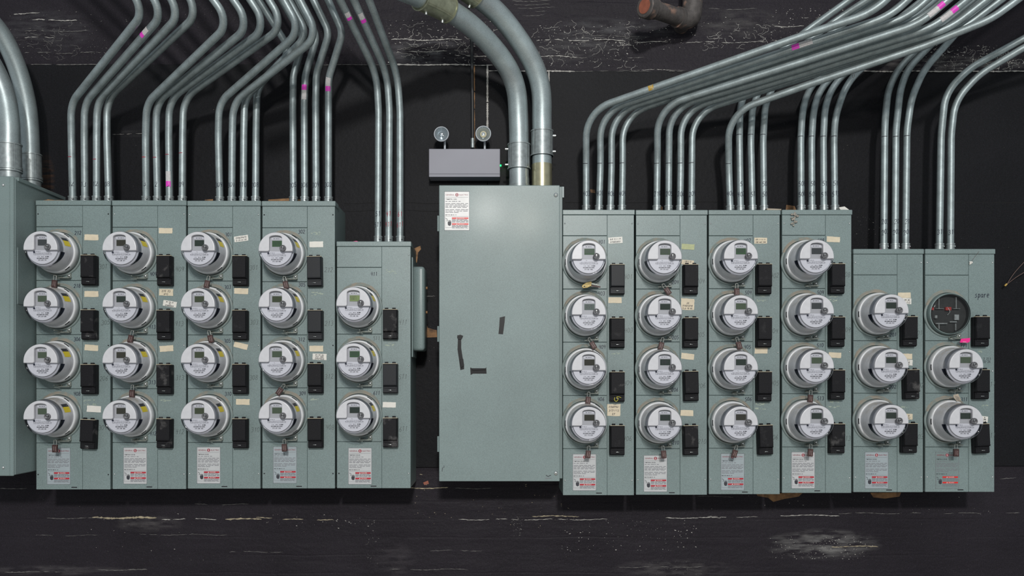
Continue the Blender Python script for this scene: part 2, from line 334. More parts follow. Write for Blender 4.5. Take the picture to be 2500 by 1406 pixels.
def pen(mb, s, x, z, h, w, y, mt, slant=0.12, ang=0.0, jit=0.05, mapf=None, aspect=0.8):
    """Handwriting centred on x,z; h is the figure height, w the pen width."""
    adv = 0.78 * h * aspect; tot = adv * len(s); rnd = random.Random(sum(ord(ch) * (i + 3) for i, ch in enumerate(s)) + round(abs(x) * 1000) * 7 + round(z * 1000))
    ca, sa = math.cos(ang), math.sin(ang)
    for i, ch in enumerate(s):
        dz = rnd.uniform(-jit, jit) * h
        for st in PEN.get(ch, []):
            pts = []
            for (u, v) in st:
                lx = -tot / 2 + i * adv + u * h * aspect + slant * v * h; lz = (v - 0.5) * h + dz
                pts.append((x + lx * ca - lz * sa, z + lx * sa + lz * ca))
            if mapf is None: mb.line(pts, w, y, mt)
            else: mapf(pts, w)

# ------------------------------------------------------------------ paths
def fillet(pts, rad, n=8):
    pts = [Vector(p) for p in pts]; out = [pts[0]]
    for i in range(1, len(pts) - 1):
        r = rad[i - 1] if isinstance(rad, (list, tuple)) else rad
        a = (pts[i - 1] - pts[i]); b = (pts[i + 1] - pts[i]); la, lb = a.length, b.length; a, b = a.normalized(), b.normalized()
        dfl = PI - a.angle(b)
        if dfl < 0.02: out.append(pts[i]); continue
        t = min(r * math.tan(dfl / 2), la * 0.49, lb * 0.49); r2 = t / math.tan(dfl / 2); h = 4 / 3 * math.tan(dfl / 4) * r2
        p0, p3 = pts[i] + a * t, pts[i] + b * t; p1, p2 = p0 - a * h, p3 - b * h
        for k in range(n + 1):
            u = k / n; out.append(p0 * (1 - u) ** 3 + p1 * 3 * u * (1 - u) ** 2 + p2 * 3 * u * u * (1 - u) + p3 * u ** 3)
    out.append(pts[-1]); return out
def spline(pts, n=8):
    pts = [Vector(p) for p in pts]; q = [pts[0] * 2 - pts[1]] + pts + [pts[-1] * 2 - pts[-2]]; out = []
    for i in range(1, len(q) - 2):
        for k in range(n):
            t = k / n; a, b, c, d = q[i - 1], q[i], q[i + 1], q[i + 2]
            out.append(0.5 * ((2 * b) + (c - a) * t + (2 * a - 5 * b + 4 * c - d) * t * t + (3 * b - a - 3 * c + d) * t ** 3))
    out.append(pts[-1]); return out
def cut(path, s0, s1):
    out, acc = [], 0.0
    for a, b in zip(path, path[1:]):
        l = (b - a).length
        if l <= 0: continue
        u0, u1 = max(0, (s0 - acc) / l), min(1, (s1 - acc) / l)
        if u0 < u1:
            if not out: out.append(a.lerp(b, u0))
            out.append(a.lerp(b, u1))
        acc += l
    return out
def s_at(path, px, py):
    """Arc length where the path passes nearest to a photo pixel."""
    best, acc, bs = 1e9, 0.0, 0.0
    for a, b in zip(path, path[1:]):
        for k in range(60):
            p = a.lerp(b, k / 60); q = D + p.y
            if q < 0.2: continue
            d = (VX + p.x * FPX / q - px) ** 2 + (VY - (p.z - ZC) * FPX / q - py) ** 2
            if d < best: best, bs = d, acc + (b - a).length * k / 60
        acc += (b - a).length
    return bs

# ------------------------------------------------------------------ setting
def board(name, px0, px1, py0, py1, mt='board'):
    mb = MB(); mb.box(X(px0, WALL), X(px1, WALL), WALL, WALL + 0.012, Z(py1, WALL), Z(py0, WALL), mt); return struct(mb.build(name))
w = MB(); w.box(-3.4, 3.4, WALL + 0.012, WALL + 0.14, 0.0, 4.7, 'brick'); wall = struct(w.build('wall_back'))
fl = MB(); fl.box(-3.4, 3.4, -7.5, WALL + 0.14, -0.1, 0.0, 'floor'); struct(fl.build('floor'))
b1 = board('wall_board_left', -420, 1189, 157, 1140)
b2 = board('wall_board_centre', 1191, 1339, 172, 1138)
b3 = board('wall_board_right', 1341, 2960, 173, 1137)
rc = random.Random(11)
def chip_line(mb, x0, x1, py, th, mt, fill=0.6, wob=1.5, y=None):
    """A broken, wandering scrape where paint has flaked along a joint."""
    y = WALL - 0.0006 if y is None else y; x = x0
    while x < x1:
        ln = rc.uniform(6, 34)
        if rc.random() < fill:
            n = max(3, int(ln / 4)); up, dn = [], []
            for i in range(n + 1):
                t = i / n; px = x + ln * t; c = py + wob * math.sin(px * 0.05) + rc.uniform(-.5, .5) * wob; hh = th * (0.25 + 0.75 * math.sin(PI * t)) * rc.uniform(.4, 1.0)
                up.append((X(px, y), Z(c - hh / 2, y))); dn.append((X(px, y), Z(c + hh / 2, y)))
            y -= rc.random() * .0006
            for i in range(n): mb.add([(up[i][0], y, up[i][1]), (up[i + 1][0], y, up[i + 1][1]), (dn[i + 1][0], y, dn[i + 1][1]), (dn[i][0], y, dn[i][1])], [[0, 1, 2, 3]], mt)
        x += ln * rc.uniform(0.6, 1.0)
def flecks(mb, px0, px1, py0, py1, n, s0, s1, mt, y=None):
    y = WALL - 0.0006 if y is None else y
    for _ in range(int(n * 1.5)):
        cx, cy = rc.uniform(px0, px1), rc.uniform(py0, py1); s = s0 + (s1 - s0) * rc.random() ** 3; k = rc.randint(4, 7); a0 = rc.uniform(0, 6)
        el = rc.uniform(0.8, 3.2); ro = rc.uniform(-.5, .5); s *= .38
        pts = []
        for i in range(k):
            a = a0 + 2 * PI * i / k; u, v = s * rc.uniform(.5, 1) * math.cos(a) * el, s * rc.uniform(.5, 1) * math.sin(a)
            pts.append((X(cx + u * math.cos(ro) - v * math.sin(ro), y), Z(cy + u * math.sin(ro) + v * math.cos(ro), y)))
        mb.poly(pts, y - .0003 - rc.random() * .0005, mt)
def cracks(mb, px0, px1, py0, py1, n, wd, mt, y):
    for _ in range(n * 2):
        x, yy = rc.uniform(px0, px1), rc.uniform(py0, py1); pts = []; a = rc.choice((0, 0, PI / 2)) + rc.uniform(-.5, .5)
        for i in range(rc.randint(4, 11)):
            pts.append((X(x, y), Z(yy, y))); x += 4 * math.cos(a); yy += 3 * math.sin(a); a += rc.uniform(-.9, .9)
        mb.line(pts, wd * K * rc.uniform(.25, .6), y, mt)
YB = WALL + 0.0114
c = MB()   # upper masonry
for (a, b, py, th, mt, fl_) in [(955, 1110, 97, 3.2, 'chip', .9), (982, 1072, 125, 2.4, 'chip', .8), (1110, 1185, 136, 2.2, 'chip', .7), (1310, 1510, 98, 2.6, 'chip', .8), (1320, 1400, 138, 2, 'chip', .6),
                                (1510, 1890, 103, 2, 'chip', .7), (1420, 1580, 88, 2, 'chip_dim', .6), (1400, 1560, 140, 2, 'chip_dim', .5), (60, 185, 49, 3, 'chip', .8), (20, 70, 33, 3, 'chip', .8), (60, 200, 76, 2, 'chip_dim', .6), (60, 120, 92, 2, 'chip', .7), (60, 240, 129, 2.2, 'chip_dim', .6),
                                (1940, 2010, 45, 2.4, 'chip_dim', .8), (1890, 1990, 64, 2, 'chip', .7), (1250, 1335, 2, 2, 'chip_dim', 1), (1255, 1330, 11, 1.6, 'chip_dim', .9), (1262, 1330, 19, 1.6, 'chip_dim', .9), (1265, 1330, 28, 1.5, 'chip_dim', .9), (1275, 1330, 37, 1.4, 'chip_dim', .9),
                                (1730, 1850, 22, 2, 'chip_dim', .7), (2250, 2380, 150, 3, 'chip_dim', .7), (1500, 1640, 171, 1.6, 'chip', .4), (1950, 2080, 108, 2, 'chip_dim', .5)]:
    chip_line(c, a, b, py, th, mt, fl_, 1.6, YB)
flecks(c, 940, 1210, 50, 155, 240, .5, 4.0, 'chip', YB); flecks(c, 1300, 1560, 60, 170, 260, .4, 3.2, 'chip', YB); flecks(c, 1500, 1900, 40, 120, 190, .4, 3.2, 'chip', YB)
flecks(c, 1880, 2080, 20, 110, 150, .4, 3.6, 'chip', YB); flecks(c, 10, 260, 25, 150, 170, .4, 3.2, 'chip_dim', YB); flecks(c, 2260, 2500, 110, 172, 260, .5, 4.0, 'chip', YB)
flecks(c, 300, 930, 5, 155, 150, .4, 2.6, 'chip_dim', YB)
cracks(c, 960, 1200, 60, 155, 26, 1.3, 'chip', YB); cracks(c, 1310, 1560, 60, 160, 26, 1.2, 'chip', YB); cracks(c, 2280, 2490, 120, 170, 26, 1.3, 'chip', YB); cracks(c, 60, 190, 60, 140, 16, 1.2, 'chip_dim', YB); cracks(c, 1700, 1900, 60, 120, 16, 1.2, 'chip', YB)
# lower masonry
for (a, b, py, th, mt, fl_) in [(225, 365, 1264, 6.5, 'chip_tan', 1), (100, 235, 1265, 2, 'chip_dim', .8), (365, 540, 1267, 2.4, 'chip', .7), (550, 630, 1267, 5, 'chip_tan', 1), (625, 660, 1263, 3, 'chip_tan', .8), (690, 880, 1268, 3, 'chip_tan', .7), (475, 590, 1231, 2, 'chip_dim', .6),
                                (340, 540, 1305, 1.6, 'chip_dim', .8), (60, 330, 1307, 1.3, 'chip_dim', .5), (240, 340, 1391, 3, 'chip_dim', .9), (0, 140, 1396, 2.4, 'chip_dim', .8), (560, 660, 1347, 1.4, 'chip_dim', .6), (1050, 1160, 1344, 1.6, 'chip_dim', .8),
                                (1270, 1385, 1260, 3.2, 'chip_tan', .9), (1120, 1460, 1268, 2, 'chip', .6), (1625, 1745, 1264, 2.4, 'chip', .95), (1905, 2045, 1258, 2.4, 'chip', .95), (2040, 2480, 1253, 1.8, 'chip_dim', .6), (1700, 1850, 1262, 1.5, 'chip', .4), (2030, 2130, 1334, 3.2, 'chip_tan', .9),
                                (950, 1130, 1390, 2, 'chip_dim', .7), (1510, 1700, 1384, 1.8, 'chip_dim', .7), (1000, 1085, 1191, 3, 'chip_tan', .8), (1010, 1090, 1157, 2.5, 'chip_tan', .6), (2440, 2500, 1168, 2, 'chip_dim', .6), (0, 40, 1192, 2.4, 'chip_dim', .9), (1090, 1190, 1192, 2, 'chip_dim', .5), (1700, 1760, 1212, 1.5, 'chip_dim', .8)]:
    chip_line(c, a, b, py, th, mt, fl_, 1.2, YB)
flecks(c, 1370, 1700, 1265, 1345, 120, .5, 3.2, 'chip', YB); flecks(c, 1880, 2130, 1310, 1365, 170, .4, 3.0, 'chip', YB); flecks(c, 220, 500, 1240, 1370, 36, .4, 3.0, 'chip', YB); flecks(c, 1000, 1400, 1180, 1290, 60, .4, 3.0, 'chip_tan', YB)
flecks(c, 1250, 1275, 1260, 1310, 60, .5, 3.5, 'chip_dim', YB); flecks(c, 0, 2500, 1200, 1406, 330, .3, 1.6, 'chip_dim', YB); flecks(c, 650, 900, 1255, 1290, 40, .4, 3, 'chip', YB); flecks(c, 890, 925, 1270, 1380, 60, .4, 3.2, 'chip_dim', YB)
flecks(c, 1700, 2420, 1210, 1260, 40, .4, 2.8, 'chip', YB); flecks(c, 1560, 1720, 1370, 1406, 120, .3, 2, 'chip_dim', YB)
chips = c.build('chipped_paint', wall); chips['kind'] = 'stuff'; chips['label'] = 'pale plaster showing where black paint has flaked'
def board_chips(bd, items, fl_items, name='chipped_paint'):
    q = MB()
    for it in items: chip_line(q, *it)
    for it in fl_items: flecks(q, *it)
    o = q.build(name, bd); o['kind'] = 'stuff'
YW = WALL - 0.0006
board_chips(b1, [(75, 250, 157.5, 2.6, 'chip_dim', .95, .5), (965, 1150, 158, 5, 'chip', 1, .6), (1150, 1189, 159, 3, 'chip', .9, .5), (790, 965, 158, 3, 'chip_dim', .9, .5), (275, 345, 327, 3, 'chip_dim', .8, 1), (1030, 1068, 722, 3, 'chip_dim', .8, 1.5)],
            [(240, 1180, 170, 500, 60, .5, 1.8, 'chip_dim'), (1000, 1068, 600, 900, 30, .5, 2.2, 'chip_dim')])
board_chips(b2, [(1191, 1270, 173, 3, 'chip', .9, .5), (1270, 1338, 173.5, 4.5, 'chip', 1, .5)], [(1192, 1330, 180, 500, 12, .5, 1.6, 'chip_dim')])
board_chips(b3, [(1341, 1382, 174, 4.5, 'chip', 1, .5), (1400, 1700, 174, 1.5, 'chip_dim', .5, .5), (2095, 2500, 174, 4, 'chip', .95, .6), (1480, 1650, 171, 1.5, 'chip_dim', .5, 1)],
            [(1400, 2480, 240, 600, 80, .5, 2.2, 'chip_dim'), (2090, 2160, 520, 605, 26, .5, 2.4, 'chip'), (2430, 2500, 600, 1130, 14, .5, 2.4, 'chip_dim'), (1370, 1720, 240, 505, 22, .5, 2.0, 'chip_dim')])
# board seams, and worn board edges as trim strips
sm = MB()
for (a, b, py) in [(1380, 2500, 494), (2080, 2420, 520), (840, 1072, 496), (840, 1072, 515)]: sm.line([(X(a + (b - a) * i / 12, YW), Z(py + 1.2 * math.sin(i * 1.3), YW)) for i in range(13)], 0.0022, YW, 'seam')
struct(sm.build('trim_1'))
def edge_strip(name, px, py0, py1, wd, mt):
    q = MB(); n = 70
    for i in range(n):
        if rc.random() < 0.04: continue
        z0, z1 = Z(py0 + (py1 - py0) * i / n, WALL), Z(py0 + (py1 - py0) * (i + 1) / n, WALL); ww = wd * K * rc.uniform(.7, 1.1)
        q.box(X(px, WALL) - ww / 2, X(px, WALL) + ww / 2, WALL - 0.002, WALL + 0.001, z1, z0, mt)
    return struct(q.build(name))
edge_strip('trim_2', 1158, 158, 362, 3.4, 'wood'); edge_strip('trim_3', 1190, 158, 330, 5.0, 'chip'); edge_strip('trim_4', 1340, 172, 212, 4.0, 'chip')
def rag(pts, px, py, s): return pts
def wood_patch(pts, y, mt='wood', parent=b1):
    q = MB(); q.prism([(X(p[0], y), Z(p[1], y)) for p in pts], y, y + 0.0015, mt); o = q.build('bare_wood_patch', parent); return o
wood_patch([(1012, 606), (1026, 600), (1028, 608), (1021, 616), (1018, 640), (1012, 652), (1011, 630)], YW)
wood_patch([(1034, 660), (1039, 690), (1041, 740), (1038, 775), (1044, 800), (1066, 806), (1067, 823), (1036, 824), (1034, 760), (1032, 700)], YW)
wood_patch([(655, 487), (705, 484), (735, 487), (735, 500), (655, 500)], YW); wood_patch([(500, 487), (520, 486), (520, 497), (500, 497)], YW)
wood_patch([(1441, 462), (1452, 463), (1453, 471), (1442, 470)], YW, parent=b3); wood_patch([(1597, 505), (1606, 500), (1618, 505), (1618, 520), (1597, 520)], YW, parent=b3)
wood_patch([(1920, 500), (1940, 503), (1945, 515), (1918, 515)], YW, parent=b3)
wood_patch([(1846, 1205), (1960, 1203), (1950, 1212), (1915, 1218), (1888, 1225), (1875, 1215), (1850, 1211)], YB - .001, parent=wall); wood_patch([(2125, 1203), (2200, 1202), (2196, 1212), (2160, 1217), (2132, 1214)], YB - .001, parent=wall)
wood_patch([(1033, 1178), (1045, 1173), (1047, 1181), (1036, 1184)], YB - .001, 'plug', parent=wall)

# ------------------------------------------------------------------ rating labels
def rating_label(x0, z1, w, h, y, paper, parent, model='TMPR8412RHB', big=True, red='red', name='rating_label'):
    q = MB(); e = 0.00035; U = lambda u: x0 + u * w; V = lambda v: z1 - v * h
    q.box(x0, x0 + w, y - 0.0004, y - 0.0001, z1 - h, z1, paper); y0 = y - 0.0004 - e
    for a in ((0.0, 0.012, 0, 1), (0.988, 1, 0, 1)): q.quad(U(a[0]), U(a[1]), V(1), V(0), y0, 'greyink')
    for v in (0.0, 0.992): q.quad(U(0), U(1), V(v + 0.008), V(v), y0, 'greyink')
    put_text(q, 'GENERAL', U(.05), U(.40), V(.105), V(.065), y0, 'letterred', .01); put_text(q, 'ELECTRIC', U(.60), U(.95), V(.105), V(.065), y0, 'letterred', .01)
    r = 0.068 * w; q.lathe([(0.0001, 0), (r, 0)], (U(.5), y0, V(.085)), 'logored', 20, smooth=False)
    q.line([(U(.5) + r * .62 * a, V(.085) + r * .62 * b) for a, b in ((.5, .6), (-.2, .9), (-.6, .2), (.1, -.1), (.6, -.5), (-.1, -.9), (-.6, -.5))], r * .22, y0 - e, 'labelwhite')
    q.quad(U(.05), U(.95), V(.152), V(.147), y0, 'greyink')
    put_text(q, model, U(.04), U(.50), V(.215), V(.183), y0, 'ink', .004)
    rr = random.Random(3)
    for v, n in ((.245, 2), (.30, 3), (.335, 3), (.37, 3), (.40, 3), (.46, 3), (.495, 3), (.53, 2)):
        u = .04
        while u < .94:
            l = rr.uniform(.05, .2); q.quad(U(u), U(min(.95, u + l)), V(v + .014), V(v), y0, 'greyink'); u += l + rr.uniform(.015, .05)
            if n == 2 and u > .6: break
    put_text(q, 'METER MOD. III', U(.04), U(.48), V(.615), V(.588), y0, 'ink', .006)
    q.quad(U(.04), U(.96), V(.642), V(.637), y0, 'greyink'); q.quad(U(.04), U(.045), V(.93), V(.64), y0, 'greyink')
    q.quad(U(.04), U(.29), V(.93), V(.925), y0, 'greyink')
    # pictogram of a hand struck by a spark
    q.line([(U(.05), V(.69)), (U(.12), V(.71)), (U(.09), V(.76)), (U(.17), V(.745))], .012 * w * 1.6, y0, 'ink')
    q.poly([(U(.14), V(.86)), (U(.13), V(.80)), (U(.16), V(.755)), (U(.21), V(.735)), (U(.26), V(.75)), (U(.275), V(.81)), (U(.26), V(.87)), (U(.20), V(.885))], y0, 'ink')
    for k in range(3): q.quad(U(.155 + .035 * k), U(.165 + .035 * k), V(.78), V(.745), y0 - e, paper)
    for v, t in ((.665, 'DANGER'), (.815, 'PELIGRO')):
        q.quad(U(.30), U(.96), V(v + .045), V(v), y0, red); put_text(q, t, U(.56), U(.80), V(v + .035), V(v + .011), y0 - e, 'labelwhite', .01)
        q.poly([(U(.46), V(v + .037)), (U(.53), V(v + .037)), (U(.495), V(v + .008))], y0 - e, 'labelwhite')
        for k in range(4):
            u = .30
            while u < .9:
                l = rr.uniform(.08, .22); q.quad(U(u), U(min(.96, u + l)), V(v + .065 + .021 * k), V(v + .053 + .021 * k), y0, 'greyink'); u += l + rr.uniform(.01, .04)
    o = q.build(name, parent); return o

# ------------------------------------------------------------------ meter cabinets
ROW4 = ['top', 'second', 'third', 'bottom']; ROW3 = ['top', 'middle', 'bottom']
COLS = [  # key, left, split, right, cap top, cap bottom, upper-cover bottom, bay lines..., bottom
 dict(k='c1', x0=90, xs=203, x1=271, t=490, cb=502, ub=554, b=[685, 817, 949, 1081], bot=1195, ph='leftmost tall cabinet', film='film', lx=116.5, ly=1093),
 dict(k='c2', x0=276, xs=386, x1=455.5, t=490, cb=502.5, ub=555.5, b=[686, 818, 949, 1080], bot=1194, ph='second cabinet from left', film='pale', lx=303, ly=1092),
 dict(k='c3', x0=459.5, xs=569, x1=637, t=491, cb=503.5, ub=556, b=[686.5, 818, 948.5, 1080], bot=1193, ph='third cabinet from left', film='pale', lx=482, ly=1091),
 dict(k='c4', x0=641, xs=751, x1=818.5, t=491.5, cb=504, ub=556.5, b=[688, 818, 947, 1079], bot=1192.5, ph='fourth cabinet from left', film='film', lx=668, ly=1090),
 dict(k='c5', x0=823, xs=932.5, x1=1003, t=590, cb=602, ub=653, b=[816, 947, 1078], bot=1192, ph='short cabinet left of blank panel', film='pale', lx=851, ly=1093),
 dict(k='r1', x0=1374, xs=1482, x1=1547.5, t=513, cb=525, ub=576, b=[706, 835.5, 965.5, 1095], bot=1209, ph='first cabinet right of blank panel', film='pale', lx=1398, ly=1108),
 dict(k='r2', x0=1552, xs=1659.5, x1=1725.5, t=513.5, cb=525.5, ub=576, b=[706, 835, 965, 1095], bot=1208, ph='second cabinet right of blank panel', film='pale', lx=1571, ly=1111),
 dict(k='r3', x0=1729.5, xs=1837.5, x1=1903, t=513.5, cb=525, ub=576, b=[705, 834, 965, 1094], bot=1206.5, ph='third cabinet right of blank panel', film='film', lx=1759, ly=1107),
 dict(k='r4', x0=1908, xs=2014, x1=2077.5, t=513, cb=525, ub=575, b=[704.5, 833, 961, 1091], bot=1203.5, ph='fourth cabinet right of blank panel', film='pale', lx=1931, ly=1103),
 dict(k='r5', x0=2082, xs=2189, x1=2252, t=608.5, cb=620.5, ub=671.5, b=[832, 960, 1090], bot=1201.5, ph='short cabinet second from right end', film='film', lx=2110, ly=1103),
 dict(k='r6', x0=2257, xs=2363, x1=2426, t=608.5, cb=620.5, ub=672, b=[832, 960, 1091], bot=1201, ph='short rightmost cabinet', film='panel', lx=2282, ly=1103)]
CABLABEL = {
 'c1': 'tall grey-green meter cabinet beside the deep far-left enclosure, four meters', 'c2': 'tall grey-green meter cabinet, second from left, with a white crooked note under its tape',
 'c3': 'tall grey-green meter cabinet, third from left, with a tilted cream label', 'c4': 'tall grey-green meter cabinet stepping down to the short three-meter one',
 'c5': 'short grey-green three-meter cabinet with a grey pull box on its side', 'r1': 'tall grey-green meter cabinet beside the blank panel, gold seal under top meter',
 'r2': 'tall grey-green meter cabinet, second right of the blank panel, torn note on top breaker', 'r3': 'tall grey-green meter cabinet, third right of the blank panel',
 'r4': 'tall grey-green meter cabinet with grey lint hanging at its top', 'r5': 'short grey-green cabinet with three meters, second from the right end', 'r6': 'short grey-green cabinet at the right end, marked spare, with empty glass-covered socket'}
NUM = {  # handwriting: marker on the meter covers, pencil beside the breakers (text, px, py)
 'c1': [[('212', 192, 569), ('218', 190, 698), ('306', 190, 828), ('408', 190, 961)], [('301', 253, 651), ('305', 259, 787), ('206', 255, 924), ('309', 252, 1043)]],
 'c2': [[('409', 376, 669), ('413', 373, 798), ('313', 373, 933), ('412', 375, 1058)], [('409', 440, 657), ('413', 439, 790), ('313', 440, 922), ('412', 440, 1053)]],
 'c3': [[('301', 559, 573), ('303', 557, 701), ('305', 556, 832), ('310', 558, 961)], [('301', 620, 654), ('303', 621, 786), ('308', 620, 922), ('310', 624, 1049)]],
 'c4': [[('302', 737, 566), ('305', 738, 695), ('312', 737, 829), ('304', 739, 960)], [('212', 803, 659), ('213', 804, 790), ('312', 804, 919), ('408', 806, 1043)]],
 'c5': [[('411', 914, 669), ('511', 920, 826), ('611', 920, 959)], [('411', 984, 787), ('511', 984, 919), ('611', 985, 1046)]],
 'r1': [[('401', 1469, 591), ('403', 1468, 717), ('404', 1470, 847), ('406', 1467, 974)], [('401', 1533, 676), ('403', 1534, 807), ('404', 1532, 935), ('406', 1531, 1070)]],
 'r2': [[('204', 1648, 689), ('205', 1648, 824), ('206', 1647, 951), ('210', 1649, 1080)], [('204', 1709, 686), ('205', 1709, 817), ('206', 1711, 941), ('210', 1713, 1077)]],
 'r3': [[('402', 1824, 588), ('504', 1826, 714), ('405', 1824, 847), ('506', 1826, 974)], [('402', 1890, 673), ('504', 1888, 808), ('405', 1890, 935), ('506', 1888, 1067)]],
 'r4': [[('508', 2003, 588), ('509', 2002, 714), ('510', 2001, 843), ('513', 2002, 972)], [('508', 2064, 671), ('509', 2065, 805), ('510', 2066, 929), ('513', 2065, 1069)]],
 'r5': [[('201', 2179, 817), ('202', 2178, 944)], [('201', 2240, 812), ('202', 2243, 940), ('203', 2242, 1065)]],
 'r6': [[('211', 2351, 843), ('311', 2352, 975)], [('211', 2418, 937), ('311', 2418, 1062)]]}
PAPER = {  # px, py, width, height, tilt, material, lines of writing
 'c1': [(225, 580, 34, 14, -1, 'paper', []), (225, 718, 34, 14, 0, 'paper', []), (225, 849, 33, 14, -4, 'paper', []), (231, 998, 34, 15, -3, 'paper_white', [])],
 'c2': [(406, 564, 33, 13, -1, 'paper', []), (407, 714, 34, 16, -2, 'paper', ['270 23', '643']), (416, 742, 33, 14, -9, 'paper_white', ['R1-44 21', '24', '270602534']), (408, 851, 33, 14, 4, 'paper', [])],
 'c3': [(590, 583, 34, 14, 8, 'paper_white', ['270639670', '5-19-21 RS']), (590, 711, 34, 14, -2, 'paper', []), (589, 844, 34, 13, -14, 'paper', []), (594, 981, 33, 14, -1, 'paper', [])],
 'c4': [(773, 597, 33, 14, 1, 'paper_white', []), (773, 851, 33, 14, 0, 'paper', []), (781, 871, 34, 15, -2, 'paper_white', ['R1-44 05', '212 7205', '270270232'])],
 'c5': [(951, 988, 32, 13, -1, 'paper_white', [])],
 'r1': [(1502, 587, 34, 15, 4, 'paper_white', ['DNX 2-1-14', '270603051']), (1501, 733, 32, 14, 0, 'paper', []), (1498, 1001, 32, 29, -1, 'paper', ['270684961', '3/21/13', 'RP'])],
 'r2': [(1679, 603, 31, 13, -3, 'paper_old', []), (1678, 641, 30, 11, -4, 'paper', ['-3011-2']), (1678, 743, 32, 27, -2, 'paper', ['', 'JM', '270643248', '9-6-18 RC']), (1678, 870, 31, 14, -6, 'paper', []), (1676, 1008, 31, 14, -1, 'paper', [])],
 'r3': [(1856, 588, 31, 14, 0, 'paper', ['UTA 7-11-11', '230 662 548']), (1857, 856, 31, 14, 0, 'paper', [])],
 'r4': [(2033, 585, 32, 13, -3, 'paper', []), (2037, 867, 30, 13, -3, 'paper', [])],
 'r5': [(2206, 721, 31, 13, 1, 'paper', []), (2210, 735, 26, 14, -3, 'paper_white', ['4-20 RC', '230 713']), (2212, 870, 26, 13, -1, 'paper', []), (2216, 885, 20, 14, -3, 'paper_white', ['8-1', '204', '24']), (2214, 1017, 24, 14, -2, 'paper', ['CYR', '2287'])],
 'r6': [(2402, 1023, 15, 14, -5, 'paper_white', ['R1', '208', '1 8'])]}
RESID = {'c1': [(220, 977, 32, 5), (222, 986, 33, 3)], 'c2': [(406, 976, 30, 4)], 'c4': [(770, 570, 28, 8), (771, 717, 32, 12), (772, 974, 32, 4)], 'c5': [(952, 663, 32, 8), (952, 840, 30, 8)],
         'r1': [(1500, 863, 26, 4)], 'r3': [(1857, 722, 28, 4), (1857, 733, 28, 4), (1857, 986, 30, 5), (1855, 997, 28, 3)], 'r4': [(2032, 722, 28, 5), (2034, 733, 28, 5), (2034, 981, 28, 6), (2034, 992, 28, 4)], 'r5': [(2204, 993, 16, 3)], 'r6': [(2390, 858, 14, 4), (2400, 989, 20, 4)]}
YP = -0.0055      # front face of the cover plates
GAP = 0.0011
BAYS = {}
def x(px): return X(px)
def z(py): return Z(py)
